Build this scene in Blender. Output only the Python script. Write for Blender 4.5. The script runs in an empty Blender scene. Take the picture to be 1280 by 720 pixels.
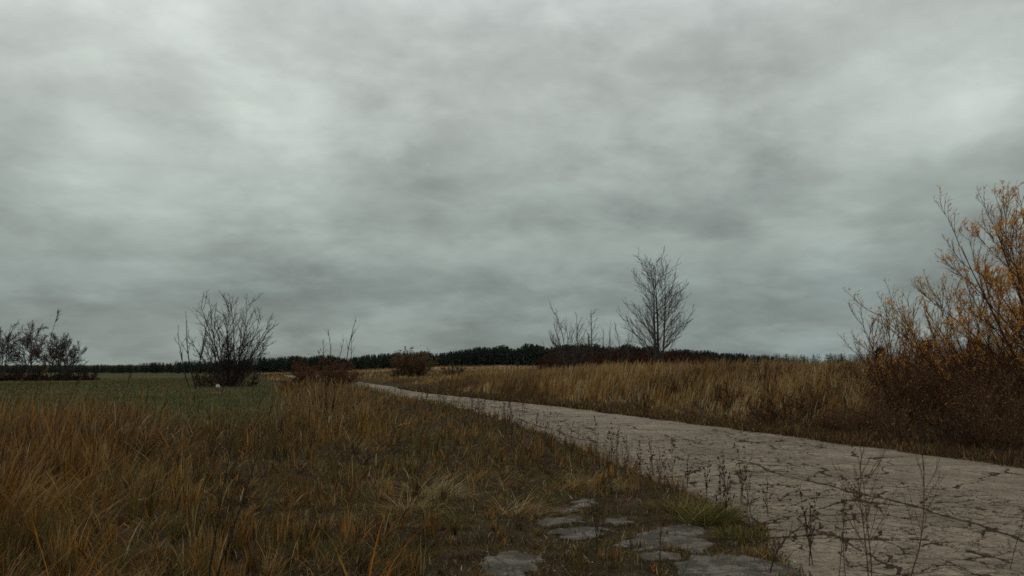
import bpy, math
import numpy as np

# ------------------------------------------------------------------ camera, sky, sun, exposure
C = bpy.context.scene
F = 1065.0            # focal length in photo pixels (1280 wide)
EYE = 1.7
PITCH = math.atan(95.0 / F)
cam_data = bpy.data.cameras.new('camera')
cam = bpy.data.objects.new('camera', cam_data)
C.collection.objects.link(cam)
cam_data.sensor_width = 36.0
cam_data.lens = 36.0 * F / 1280.0
cam_data.clip_start = 0.05
cam_data.clip_end = 12000
cam.location = (0, 0, EYE)
cam.rotation_euler = (math.pi / 2 + PITCH, 0, 0)
C.camera = cam
C.view_settings.view_transform = 'Standard'
C.view_settings.look = 'None'
C.view_settings.exposure = 0.0
C.view_settings.gamma = 1.0
C.view_settings.use_curve_mapping = False
C.render.engine = 'CYCLES'
C.cycles.max_bounces = 4
C.cycles.diffuse_bounces = 2
C.cycles.transparent_max_bounces = 4
C.cycles.use_denoising = False
C.cycles.filter_width = 1.6


def pdir(px, py):
    v = (360.0 - py) / F
    d = np.array([(px - 640.0) / F, math.cos(PITCH) - v * math.sin(PITCH), math.sin(PITCH) + v * math.cos(PITCH)])
    return d / np.linalg.norm(d)


SUN_EL, SUN_AZ = math.radians(38), math.radians(-25)      # azimuth from +Y towards +X
sun_d = bpy.data.lights.new('sun', 'SUN')
sun_d.energy = 0.5
sun_d.angle = math.radians(35)
sun_d.color = (1.0, 0.95, 0.88)
sun = bpy.data.objects.new('sun', sun_d)
C.collection.objects.link(sun)
sun.rotation_euler = (math.pi / 2 - SUN_EL, 0, -SUN_AZ + math.pi)

W = bpy.data.worlds.new('World')
C.world = W
W.use_nodes = True
wt = W.node_tree
for n in list(wt.nodes):
    wt.nodes.remove(n)


class NT:
    """tiny helper to write node graphs"""
    def __init__(s, tree):
        s.t = tree

    def n(s, kind, **kw):
        nd = s.t.nodes.new(kind)
        for k, v in kw.items():
            setattr(nd, k, v)
        return nd

    def put(s, sock, v):
        if isinstance(v, bpy.types.NodeSocket):
            s.t.links.new(v, sock)
        elif isinstance(v, (tuple, list)) and len(v) == 3 and sock.type == 'RGBA':
            sock.default_value = (*v, 1)
        else:
            sock.default_value = v

    def m(s, op, a, b=0.0, c=0.0, clamp=False):
        nd = s.n('ShaderNodeMath', operation=op, use_clamp=clamp)
        s.put(nd.inputs[0], a); s.put(nd.inputs[1], b); s.put(nd.inputs[2], c)
        return nd.outputs[0]

    def vm(s, op, a, b=(0, 0, 0)):
        nd = s.n('ShaderNodeVectorMath', operation=op)
        s.put(nd.inputs[0], a); s.put(nd.inputs[1], b)
        return nd.outputs['Value'] if op in ('DOT_PRODUCT', 'LENGTH') else nd.outputs[0]

    def noise(s, vec, scale, detail=4, rough=0.55, dist=0.0, out=0):
        nd = s.n('ShaderNodeTexNoise')
        s.put(nd.inputs['Vector'], vec)
        nd.inputs['Scale'].default_value = scale
        nd.inputs['Detail'].default_value = detail
        nd.inputs['Roughness'].default_value = rough
        nd.inputs['Distortion'].default_value = dist
        return nd.outputs[out]

    def mix(s, f, a, b, blend='MIX'):
        nd = s.n('ShaderNodeMix', data_type='RGBA', blend_type=blend)
        s.put(nd.inputs[0], f); s.put(nd.inputs[6], a); s.put(nd.inputs[7], b)
        return nd.outputs[2]

    def ramp(s, f, lo, hi, a=0.0, b=1.0):
        nd = s.n('ShaderNodeMapRange', interpolation_type='SMOOTHSTEP')
        s.put(nd.inputs[0], f)
        for i, v in enumerate((lo, hi, a, b)):
            s.put(nd.inputs[i + 1], v)
        return nd.outputs[0]

    def curve(s, f, stops):
        nd = s.n('ShaderNodeValToRGB')
        cr = nd.color_ramp
        cr.interpolation = 'EASE'
        while len(cr.elements) < len(stops):
            cr.elements.new(0.5)
        for e, (p, c) in zip(cr.elements, stops):
            e.position = p
            e.color = (*c, 1)
        s.put(nd.inputs[0], f)
        return nd.outputs[0]


def lin(r, g, b):
    return tuple(((v / 255) / 12.92 if v <= 10 else (((v / 255) + 0.055) / 1.055) ** 2.4) for v in (r, g, b))


g = NT(wt)
tc = g.n('ShaderNodeTexCoord').outputs['Generated']
sx = g.n('ShaderNodeSeparateXYZ'); g.put(sx.inputs[0], tc)
zc = g.m('MAXIMUM', sx.outputs[2], 0.0)
den = g.m('ADD', zc, 0.24)
cx = g.n('ShaderNodeCombineXYZ')
g.put(cx.inputs[0], g.m('DIVIDE', sx.outputs[0], den))
g.put(cx.inputs[1], g.m('DIVIDE', sx.outputs[1], den))
cuv = cx.outputs[0]
n1 = g.m('ADD', g.m('MULTIPLY', g.noise(cuv, 1.5, 7, 0.55, 0.25), 0.6), g.m('MULTIPLY', g.ramp(g.noise(g.vm('ADD', cuv, (3.3, 5.5, 1)), 1.9, 7, 0.56, 0.2), 0.42, 0.60), 0.22))
n2 = g.noise(g.vm('ADD', cuv, (7.3, 2.1, 0)), 4.6, 6, 0.58, 0.25)
n4 = g.noise(g.vm('MULTIPLY', tc, (1, 1, 1.7)), 7.5, 6, 0.58, 0.3)
n3 = g.noise(g.vm('ADD', cuv, (1.7, 9.1, 3)), 0.55, 2, 0.5, 0.2)
base = g.curve(zc, [(0.0, lin(130, 143, 141)), (0.07, lin(136, 148, 145)), (0.16, lin(153, 163, 157)),
                    (0.30, lin(176, 183, 177)), (0.46, lin(197, 203, 200)), (0.75, lin(194, 199, 199)), (1.0, lin(186, 191, 193))])
cl = g.m('ADD', g.m('MULTIPLY', g.m('SUBTRACT', n1, 0.42), 1.15), g.m('MULTIPLY', g.m('SUBTRACT', n2, 0.5), 0.55))
cl = g.m('ADD', cl, g.m('MULTIPLY', g.m('SUBTRACT', n3, 0.5), 0.3))
cl = g.m('ADD', cl, g.m('MULTIPLY', g.m('SUBTRACT', n4, 0.5), 0.75))
wdir = g.vm('NORMALIZE', g.vm('ADD', tc, g.vm('SCALE', g.vm('SUBTRACT', g.noise(tc, 5.0, 3, 0.5, 0.0, out=1), (0.5, 0.5, 0.5)))))
for nd in wt.nodes:
    if nd.bl_idname == 'ShaderNodeVectorMath' and nd.operation == 'SCALE':
        nd.inputs['Scale'].default_value = 0.14
# broad brighter and darker banks of the cloud deck, each a soft lobe round a direction
for (px, py, w, a) in [(110, 205, 0.05, 0.42), (215, 235, 0.045, 0.36), (330, 180, 0.06, 0.34), (40, 50, 0.12, 0.34), (340, 50, 0.12, 0.16),
                       (60, 270, 0.07, -0.10), (480, 210, 0.09, -0.12), (1225, 85, 0.07, 0.28), (1240, 240, 0.10, -0.12), (760, 40, 0.14, 0.06), (1080, 150, 0.10, 0.10), (620, 110, 0.10, 0.10),
                       (400, 280, 0.06, 0.16), (540, 345, 0.05, 0.16), (330, 330, 0.05, -0.12), (700, 200, 0.06, 0.05), (850, 270, 0.10, -0.10),
                       (1100, 330, 0.05, 0.10), (150, 130, 0.06, -0.14), (560, 290, 0.06, -0.10), (230, 390, 0.04, 0.10), (1040, 250, 0.05, 0.06)]:
    d = pdir(px, py)
    lobe = g.m('DIVIDE', g.m('SUBTRACT', 1.0, g.vm('DOT_PRODUCT', wdir, tuple(d))), -w * w * 0.5 * 1.6)
    cl = g.m('ADD', cl, g.m('MULTIPLY', g.m('EXPONENT', lobe), a))
fac = g.m('ADD', 1.0, g.m('MULTIPLY', cl, 0.86))
cloud = g.vm('MULTIPLY', base, (1, 1, 1))
cs = g.n('ShaderNodeVectorMath', operation='SCALE'); g.put(cs.inputs[0], cloud); g.put(cs.inputs['Scale'], g.m('MULTIPLY', fac, 9.65))
sky = g.n('ShaderNodeTexSky', sky_type='NISHITA')
sky.sun_disc = False
sky.sun_elevation = SUN_EL
sky.sun_rotation = SUN_AZ
below = g.ramp(sx.outputs[2], -0.06, 0.0, 1.0, 0.0)
skyc = g.mix(0.97, sky.outputs[0], cs.outputs[0])
skyc = g.mix(below, skyc, (0.35, 0.3, 0.25))
bg = g.n('ShaderNodeBackground'); g.put(bg.inputs[0], skyc); bg.inputs[1].default_value = 0.1
wo = g.n('ShaderNodeOutputWorld'); wt.links.new(bg.outputs[0], wo.inputs[0])

# ------------------------------------------------------------------ numeric helpers
rng = np.random.default_rng(11)


def hash2(ix, iy, seed=0):
    h = (ix.astype(np.int64) * 374761393 + iy.astype(np.int64) * 668265263 + seed * 1442695041) & 0xFFFFFFFF
    h = ((h ^ (h >> 13)) * 1274126177) & 0xFFFFFFFF
    h = ((h ^ (h >> 16)) * 2246822519) & 0xFFFFFFFF
    h = h ^ (h >> 15)
    return (h & 0xFFFFFF) / float(0x1000000)


def vnoise(x, y, seed=0):
    x = np.asarray(x, float); y = np.asarray(y, float)
    ix = np.floor(x); iy = np.floor(y)
    fx = x - ix; fy = y - iy
    fx = fx * fx * (3 - 2 * fx); fy = fy * fy * (3 - 2 * fy)
    a = hash2(ix, iy, seed); b = hash2(ix + 1, iy, seed); c = hash2(ix, iy + 1, seed); d = hash2(ix + 1, iy + 1, seed)
    return (a * (1 - fx) + b * fx) * (1 - fy) + (c * (1 - fx) + d * fx) * fy


def fbm(x, y, oct=4, seed=0):
    s = 0; a = 0.5; t = 0
    for i in range(oct):
        s = s + a * vnoise(np.asarray(x) * 2 ** i + 17.3 * i, np.asarray(y) * 2 ** i - 9.1 * i, seed + i); t += a; a *= 0.5
    return s / t


def sst(a, b, x):
    t = np.clip((np.asarray(x, float) - a) / (b - a), 0, 1)
    return t * t * (3 - 2 * t)


def P(px, py, Y):
    """point at ground distance Y whose sight line is the photo pixel (px, py)"""
    d = pdir(px, py)
    k = Y / d[1]
    return np.array([d[0] * k, Y, EYE + d[2] * k])


def G(px, py):
    """point on level ground z=0"""
    d = pdir(px, py)
    k = -EYE / d[2]
    return (d[0] * k, d[1] * k)


# ------------------------------------------------------------------ road line and terrain
Ledge = [(7.5, -10), (5.2, -3), (3.4, 3.0), G(1000, 720), G(935, 655), G(815, 600), G(715, 560), G(650, 533), G(585, 512), G(520, 499), G(462, 488), (-13.4, 66), (-18.5, 79), (-23.5, 94), (-29, 112), (-35, 132)]
Redge = [(18.5, -12), (14.8, -2), (11.6, 6.0), G(1280, 583), G(1150, 566), G(1000, 546), G(900, 533), G(820, 523), G(720, 510), G(620, 500), G(530, 490.5), (-10.0, 68), (-14.0, 80), (-18.5, 94), (-23.5, 112), (-29, 132)]
Ledge = np.array([list(map(float, p)) for p in Ledge]); Redge = np.array([list(map(float, p)) for p in Redge])


def spline(pts, n):
    k = len(pts)
    t = np.linspace(0, k - 1, n)
    i = np.clip(np.floor(t).astype(int), 0, k - 2)
    f = (t - i)[:, None]
    p = np.vstack([2 * pts[0] - pts[1], pts, 2 * pts[-1] - pts[-2]])
    a, b, c, d = p[i], p[i + 1], p[i + 2], p[i + 3]
    return 0.5 * ((2 * b) + (c - a) * f + (2 * a - 5 * b + 4 * c - d) * f ** 2 + (3 * b - a - 3 * c + d) * f ** 3)


LE = spline(Ledge, 800); RE = spline(Redge, 800)
_o = np.argsort(LE[:, 1]); LEy, LEx = LE[_o, 1], LE[_o, 0]
_o = np.argsort(RE[:, 1]); REy, REx = RE[_o, 1], RE[_o, 0]


def xl(y): return np.interp(y, LEy, LEx)
def xr(y): return np.interp(y, REy, REx)


def onroad(x, y, grow=0.0):
    return (x > xl(y) - grow) & (x < xr(y) + grow) & (y < 131)


def H(x, y):
    """terrain height without the road cut"""
    x = np.asarray(x, float); y = np.asarray(y, float)
    d = (x - xr(np.minimum(y, 128))) * 0.93
    far = sst(95, 170, y)
    bank = 0.86 * sst(0.6, 9, d) * (0.25 + 0.75 * sst(-1, 11, x)) * (1 - far)
    left = -1.15 * sst(10, 80, -x) * sst(40, 130, y)
    hump = 1.05 * np.exp(-(((x + 4) / 34) ** 2 + ((y - 205) / 55) ** 2)) + 0.35 * np.exp(-(((x - 40) / 40) ** 2 + ((y - 230) / 60) ** 2))
    off = np.where(onroad(x, y, 0.6), 0.0, 1.0)
    bump = (fbm(x * 0.9, y * 0.9, 3, 5) - 0.5) * 0.12 * off * sst(3, 8, np.hypot(x, y)) + (fbm(x * 0.06, y * 0.06, 2, 8) - 0.5) * 0.7 * sst(110, 200, y) * (1 - sst(-1, -12, x) * (y < 140))
    side = 1 - sst(0.20, 0.32, x / np.maximum(y, 1))
    drop = -np.clip((y - 235) * 0.0115, 0, 9.0) * side
    return bank + left + hump + bump + drop


# ------------------------------------------------------------------ mesh helpers
def build(name, V, Q, mat, parent=None, col=None, attrs=None, smooth=True):
    me = bpy.data.meshes.new(name)
    V = np.asarray(V, np.float32).reshape(-1, 3)
    Q = np.asarray(Q, np.int32)
    k = Q.shape[1]
    me.vertices.add(len(V)); me.vertices.foreach_set('co', V.ravel())
    me.loops.add(Q.size); me.loops.foreach_set('vertex_index', Q.ravel())
    me.polygons.add(len(Q))
    me.polygons.foreach_set('loop_start', np.arange(0, Q.size, k, dtype=np.int32))
    me.polygons.foreach_set('use_smooth', np.full(len(Q), smooth, bool))
    if col is not None:
        a = me.color_attributes.new('tint', 'FLOAT_COLOR', 'POINT')
        a.data.foreach_set('color', np.concatenate([np.asarray(col, np.float32), np.ones((len(V), 1), np.float32)], 1).ravel())
    for k2, v in (attrs or {}).items():
        a = me.attributes.new(k2, 'FLOAT', 'POINT')
        a.data.foreach_set('value', np.asarray(v, np.float32).ravel())
    me.update(calc_edges=True)
    me.validate()
    me.materials.append(mat)
    o = bpy.data.objects.new(name, me)
    C.collection.objects.link(o)
    if parent is not None:
        o.parent = parent
    return o


def tag(o, label=None, cat=None, group=None, kind=None):
    for k, v in (('label', label), ('category', cat), ('group', group), ('kind', kind)):
        if v:
            o[k] = v
    return o


def empty(name, loc, rz=0.0, sc=1.0):
    o = bpy.data.objects.new(name, None)
    o.empty_display_size = 0.2
    o.location = tuple(float(v) for v in loc); o.rotation_euler = (0, 0, rz); o.scale = (sc, sc, sc)
    C.collection.objects.link(o)
    return o


def copy_tree(o, parent=None):
    c = o.copy()
    C.collection.objects.link(c)
    if parent is not None:
        c.parent = parent
    for ch in list(o.children):
        copy_tree(ch, c)
    return c


def mat_tint(name, rough=0.8, transl=0.0, spec=0.2):
    m = bpy.data.materials.new(name); m.use_nodes = True
    t = NT(m.node_tree)
    b = m.node_tree.nodes['Principled BSDF']
    at = t.n('ShaderNodeAttribute', attribute_name='tint')
    geo = t.n('ShaderNodeNewGeometry')
    nz = t.noise(geo.outputs['Position'], 9.0, 2, 0.5)
    c = t.mix(1.0, at.outputs['Color'], t.mix(nz, (0.7, 0.7, 0.7), (1.3, 1.3, 1.3)), 'MULTIPLY')
    t.put(b.inputs['Base Color'], c)
    b.inputs['Roughness'].default_value = rough
    b.inputs['Specular IOR Level'].default_value = spec
    if transl > 0:
        tr = t.n('ShaderNodeBsdfTranslucent'); t.put(tr.inputs[0], c)
        mx = t.n('ShaderNodeMixShader'); mx.inputs[0].default_value = transl
        m.node_tree.links.new(b.outputs[0], mx.inputs[1]); m.node_tree.links.new(tr.outputs[0], mx.inputs[2])
        m.node_tree.links.new(mx.outputs[0], m.node_tree.nodes['Material Output'].inputs[0])
    return m


def mat_bark(name, a, b_, scale=14):
    m = bpy.data.materials.new(name); m.use_nodes = True
    t = NT(m.node_tree); b = m.node_tree.nodes['Principled BSDF']
    tc = t.n('ShaderNodeTexCoord').outputs['Object']
    c = t.mix(t.ramp(t.noise(tc, scale, 4, 0.6), 0.35, 0.65), a, b_)
    t.put(b.inputs['Base Color'], c)
    b.inputs['Roughness'].default_value = 0.85
    b.inputs['Specular IOR Level'].default_value = 0.2
    return m


M_GRASS = mat_tint('dry grass', 0.9, 0.25, 0.03)
M_LEAF = mat_tint('leaves', 0.85, 0.4, 0.05)
M_NEEDLE = mat_tint('needles', 0.8, 0.0, 0.1)
M_BARK = mat_bark('grey brown bark', (0.05, 0.038, 0.03), (0.095, 0.075, 0.06))
M_BARKD = mat_bark('dark bark', (0.028, 0.02, 0.016), (0.055, 0.04, 0.03))
M_BARKR = mat_bark('reddish twig bark', (0.085, 0.04, 0.022), (0.15, 0.075, 0.04))
M_STALK = mat_bark('dead stalk', (0.045, 0.026, 0.016), (0.11, 0.065, 0.038), 30)
M_SEED = mat_bark('dark seed heads', (0.018, 0.011, 0.008), (0.04, 0.024, 0.015), 60)

# ------------------------------------------------------------------ ground
def ground():
    def axis(lo, hi, n, s):
        u = np.linspace(np.arcsinh(lo / s), np.arcsinh(hi / s), n)
        return np.sinh(u) * s
    xs = axis(-5000, 5000, 420, 3.0)
    ys = axis(-60, 8000, 460, 4.0)
    X, Y = np.meshgrid(xs, ys)
    Z = H(X, Y)
    cut = sst(-0.1, 0.35, X - xl(Y)) * sst(-0.1, 0.35, xr(Y) - X) * (Y < 131)
    Z = Z - 0.06 * cut
    V = np.stack([X, Y, Z], -1).reshape(-1, 3)
    ny, nx = X.shape
    i = np.arange(ny - 1)[:, None] * nx + np.arange(nx - 1)[None]
    Q = np.stack([i, i + 1, i + nx + 1, i + nx], -1).reshape(-1, 4)
    gm = greenmask(X, Y).ravel()
    pale = (sst(110, 180, Y) * (1 - sst(45, 90, X)) * sst(-0.30, -0.22, X / np.maximum(Y, 1))).ravel()
    m = bpy.data.materials.new('field ground'); m.use_nodes = True
    t = NT(m.node_tree); b = m.node_tree.nodes['Principled BSDF']
    pos = t.n('ShaderNodeNewGeometry').outputs['Position']
    a1 = t.n('ShaderNodeAttribute', attribute_name='green').outputs['Fac']
    a2 = t.n('ShaderNodeAttribute', attribute_name='pale').outputs['Fac']
    soil = t.mix(t.ramp(t.noise(pos, 2.3, 6, 0.65), 0.35, 0.68), (0.03, 0.021, 0.013), (0.085, 0.062, 0.036))
    soil = t.mix(t.ramp(t.noise(pos, 0.7, 4, 0.6), 0.5, 0.72), soil, (0.05, 0.052, 0.018))
    green = t.mix(t.ramp(t.noise(pos, 0.12, 5, 0.65), 0.38, 0.66), (0.052, 0.060, 0.020), (0.10, 0.082, 0.036))
    tan = t.mix(t.ramp(t.noise(pos, 0.05, 5, 0.7), 0.36, 0.62), (0.19, 0.13, 0.065), (0.30, 0.22, 0.12))
    c = t.mix(a2, t.mix(a1, soil, green), tan)
    t.put(b.inputs['Base Color'], c)
    b.inputs['Roughness'].default_value = 0.95
    b.inputs['Specular IOR Level'].default_value = 0.02
    bp = t.n('ShaderNodeBump'); bp.inputs['Strength'].default_value = 0.6; bp.inputs['Distance'].default_value = 0.05
    t.put(bp.inputs['Height'], t.noise(pos, 9, 6, 0.7)); t.put(b.inputs['Normal'], bp.outputs[0])
    o = build('ground', V, Q, m, attrs={'green': gm, 'pale': pale})
    tag(o, kind='structure')


def greenmask(x, y):
    """1 where the open green meadow lies (left, beyond the tall grass strip)"""
    edge = 21 + 5 * (fbm(x * 0.12, y * 0.05, 3, 31) - 0.5) + 0.55 * np.maximum(x + 9, -2)
    far = sst(-1.5, 4, y - edge)
    side = 1 - sst(-1.0, 3.0, x - np.minimum(-0.31 * y + 1.2, -5.5))
    lim = 1 - sst(70, 110, y) * sst(-30, -12, x)
    return far * side * lim


ground()


# ------------------------------------------------------------------ road
def worley(x, y, s, seed, jit=0.9):
    x = x / s; y = y / s
    ix = np.floor(x); iy = np.floor(y)
    f1 = np.full(x.shape, 9.0); f2 = np.full(x.shape, 9.0)
    for dx in (-1, 0, 1):
        for dy in (-1, 0, 1):
            cx_ = ix + dx; cy_ = iy + dy
            qx = cx_ + 0.5 + (hash2(cx_, cy_, seed) - 0.5) * jit
            qy = cy_ + 0.5 + (hash2(cx_, cy_, seed + 7) - 0.5) * jit
            d = np.hypot(qx - x, qy - y)
            n1_ = np.minimum(f1, d); f2 = np.where(d < f1, f1, np.minimum(f2, d)); f1 = n1_
    return (f2 - f1) * s * 0.5


def crackfield(x, y):
    """distance-like crack value: small = crack.  big plates, plus alligator cracking along the left wheel track"""
    wx = x + 0.55 * (fbm(x * 1.1, y * 1.1, 4, 3) - 0.5) + 0.10 * (fbm(x * 9, y * 9, 2, 4) - 0.5)
    wy = y + 0.55 * (fbm(x * 1.1 + 40, y * 1.1, 4, 3) - 0.5) + 0.10 * (fbm(x * 9 + 40, y * 9, 2, 4) - 0.5)
    t = (x - xl(y)) / (xr(y) - xl(y))
    big = worley(wx, wy * 0.62, 1.7, 21)
    wsc = 1 + 0.8 * sst(15, 45, y)
    wbig = wsc * 0.013 + 0.018 * sst(0.5, 0.75, fbm(x * 0.9, y * 0.9, 3, 12))
    small = worley(wx, wy * 0.8, 0.42, 22)
    dens = sst(0.33, 0.55, fbm(x * 0.35 + 5, y * 0.22, 3, 13) + 0.42 * np.exp(-((t - 0.26) / 0.20) ** 2) - 0.10)
    wsm = wsc * (0.008 + 0.012 * vnoise(x * 2.2, y * 2.2, 77)) * dens
    c1 = np.clip(1 - big / np.maximum(wbig, 1e-4), -3, 1)
    c2 = np.where(wsm > 0.004, np.clip(1 - small / np.maximum(wsm, 4e-3), -3, 1), -3)
    jl = np.abs(t - 0.62 - 0.02 * (fbm(y * 0.4, x * 0.1, 3, 55) - 0.5)) * 6.3      # long joint between paving lanes
    c3 = np.clip(1 - jl / (0.024 * wsc), -3, 1) - 2 * (1 - sst(0.3, 0.5, vnoise(y * 0.35, y * 0, 4)))
    out = np.maximum(np.maximum(c1, c2), c3)
    wd = (xr(y) - xl(y))
    for (t0, amp, fr, sd, w0) in ((0.10, 0.16, 0.22, 201, 0.022), (0.30, 0.20, 0.30, 202, 0.026), (0.47, 0.14, 0.25, 203, 0.016), (0.80, 0.16, 0.35, 204, 0.018), (0.92, 0.10, 0.3, 205, 0.014)):
        dd = np.abs(t - t0 - amp * (fbm(y * fr, y * 0 + sd, 6, sd) - 0.5)) * wd * 0.7
        gate = sst(0.34, 0.46, vnoise(y * 0.23, y * 0 + sd, sd + 9))
        out = np.maximum(out, np.clip(1 - dd / (w0 * wsc * (0.5 + vnoise(x * 3, y * 3, sd))), -3, 1) - 2 * (1 - gate))
    for (y0, sl, sd) in ((7.6, -0.35, 211), (9.4, 0.22, 212), (11.2, -0.15, 213), (13.1, 0.3, 214), (15.4, -0.3, 215), (18.2, 0.2, 216), (21.5, -0.25, 217), (25.5, 0.2, 218), (30.5, -0.2, 219), (37.0, 0.2, 220), (45.0, -0.2, 221)):
        dd = np.abs(y - y0 - sl * (x - xl(y)) - 1.3 * (fbm(x * 0.6, x * 0 + sd, 5, sd) - 0.5))
        gate = sst(0.30, 0.42, vnoise(x * 0.4, x * 0 + sd, sd + 9))
        out = np.maximum(out, np.clip(1 - dd / (0.022 * wsc), -3, 1) - 2 * (1 - gate))
    return out, dens


def road():
    V = []; Q = []; CR = []; DN = []
    def strip(s0, s1, ns, nt):
        s = np.linspace(s0, s1, ns)
        idx = s * (len(LE) - 1)
        k = np.arange(len(LE))
        lx, ly = np.interp(idx, k, LE[:, 0]), np.interp(idx, k, LE[:, 1])
        rx, ry = np.interp(idx, k, RE[:, 0]), np.interp(idx, k, RE[:, 1])
        jl = 0.9 * (fbm(ly * 0.9, lx * 0, 5, 71) - 0.5); jr = 0.9 * (fbm(ry * 1.1, rx * 0, 5, 72) - 0.5)
        t = np.linspace(0, 1, nt)[None]
        w = np.hypot(rx - lx, ry - ly)[:, None]
        tt = t + (jl[:, None] / w) * (1 - t) + (jr[:, None] / w) * t
        X = lx[:, None] + (rx - lx)[:, None] * tt
        Y = ly[:, None] + (ry - ly)[:, None] * tt
        c, dn = crackfield(X, Y)
        Z = H(X, Y) * 0.15 + 0.05 * (1 - (2 * t - 1) ** 2) - 0.012 + (fbm(X * 0.8, Y * 0.8, 3, 91) - 0.5) * 0.035 + (fbm(X * 5, Y * 5, 2, 92) - 0.5) * 0.008
        Z = Z - 0.022 * np.clip(c * 1.6, 0, 1)
        Z[:, 0] -= 0.09; Z[:, -1] -= 0.09
        b = sum(len(v) for v in V)
        V.append(np.stack([X, Y, Z], -1).reshape(-1, 3)); CR.append(c.ravel()); DN.append(dn.ravel())
        i = np.arange(ns - 1)[:, None] * nt + np.arange(nt - 1)[None] + b
        Q.append(np.stack([i, i + nt, i + nt + 1, i + 1], -1).reshape(-1, 4))
    # arc parameter where the road passes Y values
    def sy(y): return float(np.interp(y, LE[:, 1], np.linspace(0, 1, len(LE))))
    a = sy(3.5); b_ = sy(17); c_ = sy(40)
    strip(0, a, 60, 60); strip(a, b_, 760, 380); strip(b_, c_, 420, 200); strip(c_, 1, 260, 70)
    m = bpy.data.materials.new('cracked old asphalt'); m.use_nodes = True
    t = NT(m.node_tree); b = m.node_tree.nodes['Principled BSDF']
    pos = t.n('ShaderNodeNewGeometry').outputs['Position']
    cr = t.n('ShaderNodeAttribute', attribute_name='crack').outputs['Fac']
    dn = t.n('ShaderNodeAttribute', attribute_name='dens').outputs['Fac']
    c = t.mix(t.ramp(t.noise(pos, 0.9, 5, 0.6), 0.3, 0.7), (0.22, 0.172, 0.115), (0.41, 0.33, 0.225))
    c = t.mix(t.ramp(t.noise(pos, 12, 6, 0.75), 0.38, 0.62, 0.0, 0.6), c, (0.10, 0.08, 0.06))
    vo = t.n('ShaderNodeTexVoronoi'); t.put(vo.inputs['Vector'], pos); vo.inputs['Scale'].default_value = 55
    spk = t.ramp(vo.outputs['Distance'], 0.10, 0.26, 1, 0)
    spk = t.m('MULTIPLY', spk, t.ramp(t.noise(pos, 30, 2, 0.5), 0.5, 0.6))
    c = t.mix(spk, c, (0.62, 0.57, 0.48))
    vo2 = t.n('ShaderNodeTexVoronoi'); t.put(vo2.inputs['Vector'], pos); vo2.inputs['Scale'].default_value = 24
    hole = t.m('MULTIPLY', t.ramp(vo2.outputs['Distance'], 0.12, 0.3, 1, 0), t.ramp(t.noise(pos, 2.4, 3, 0.6), 0.48, 0.62))
    c = t.mix(hole, c, (0.08, 0.06, 0.042))
    stain = t.ramp(t.noise(t.vm('ADD', pos, (20, 3, 0)), 0.55, 5, 0.65), 0.52, 0.75, 0, 0.45)
    c = t.mix(stain, c, (0.14, 0.115, 0.085))
    brk = t.noise(pos, 14, 3, 0.6)
    cf = t.ramp(t.m('ADD', cr, t.m('MULTIPLY', t.m('SUBTRACT', brk, 0.5), 0.9)), 0.0, 0.22)
    fine = t.n('ShaderNodeTexVoronoi', feature='DISTANCE_TO_EDGE')
    wv = t.vm('ADD', pos, t.n('ShaderNodeVectorMath', operation='SCALE').outputs[0])
    sc = [n for n in m.node_tree.nodes if n.bl_idname == 'ShaderNodeVectorMath' and n.operation == 'SCALE'][0]
    t.put(sc.inputs[0], t.noise(pos, 6, 3, 0.6, out=1)); sc.inputs['Scale'].default_value = 0.22
    t.put(fine.inputs['Vector'], wv); fine.inputs['Scale'].default_value = 4.2
    ff = t.m('MULTIPLY', t.ramp(fine.outputs['Distance'], 0.012, 0.045, 1, 0), t.ramp(t.m('ADD', t.noise(pos, 1.1, 3, 0.6), t.m('MULTIPLY', dn, 0.22)), 0.54, 0.66, 0, 0.7))
    cf = t.m('MAXIMUM', cf, ff)
    dirt = t.mix(t.noise(pos, 3, 3, 0.6), (0.035, 0.021, 0.011), (0.065, 0.043, 0.018))
    c = t.mix(cf, c, dirt)
    t.put(b.inputs['Base Color'], c)
    b.inputs['Roughness'].default_value = 0.9; b.inputs['Specular IOR Level'].default_value = 0.25
    bp = t.n('ShaderNodeBump'); bp.inputs['Strength'].default_value = 1.0; bp.inputs['Distance'].default_value = 0.02
    hgt = t.m('SUBTRACT', t.m('ADD', t.noise(pos, 45, 4, 0.7), t.m('MULTIPLY', t.noise(pos, 7, 4, 0.6), 0.8)), t.m('ADD', t.m('MULTIPLY', hole, 0.6), t.m('MULTIPLY', ff, 1.2)))
    t.put(bp.inputs['Height'], hgt); t.put(b.inputs['Normal'], bp.outputs[0])
    o = build('road', np.concatenate(V), np.concatenate(Q), m, attrs={'crack': np.concatenate(CR), 'dens': np.concatenate(DN)})
    tag(o, kind='structure')
    return np.concatenate(V), np.concatenate(CR), np.concatenate(DN)


RV, RC, RD = road()

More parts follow.
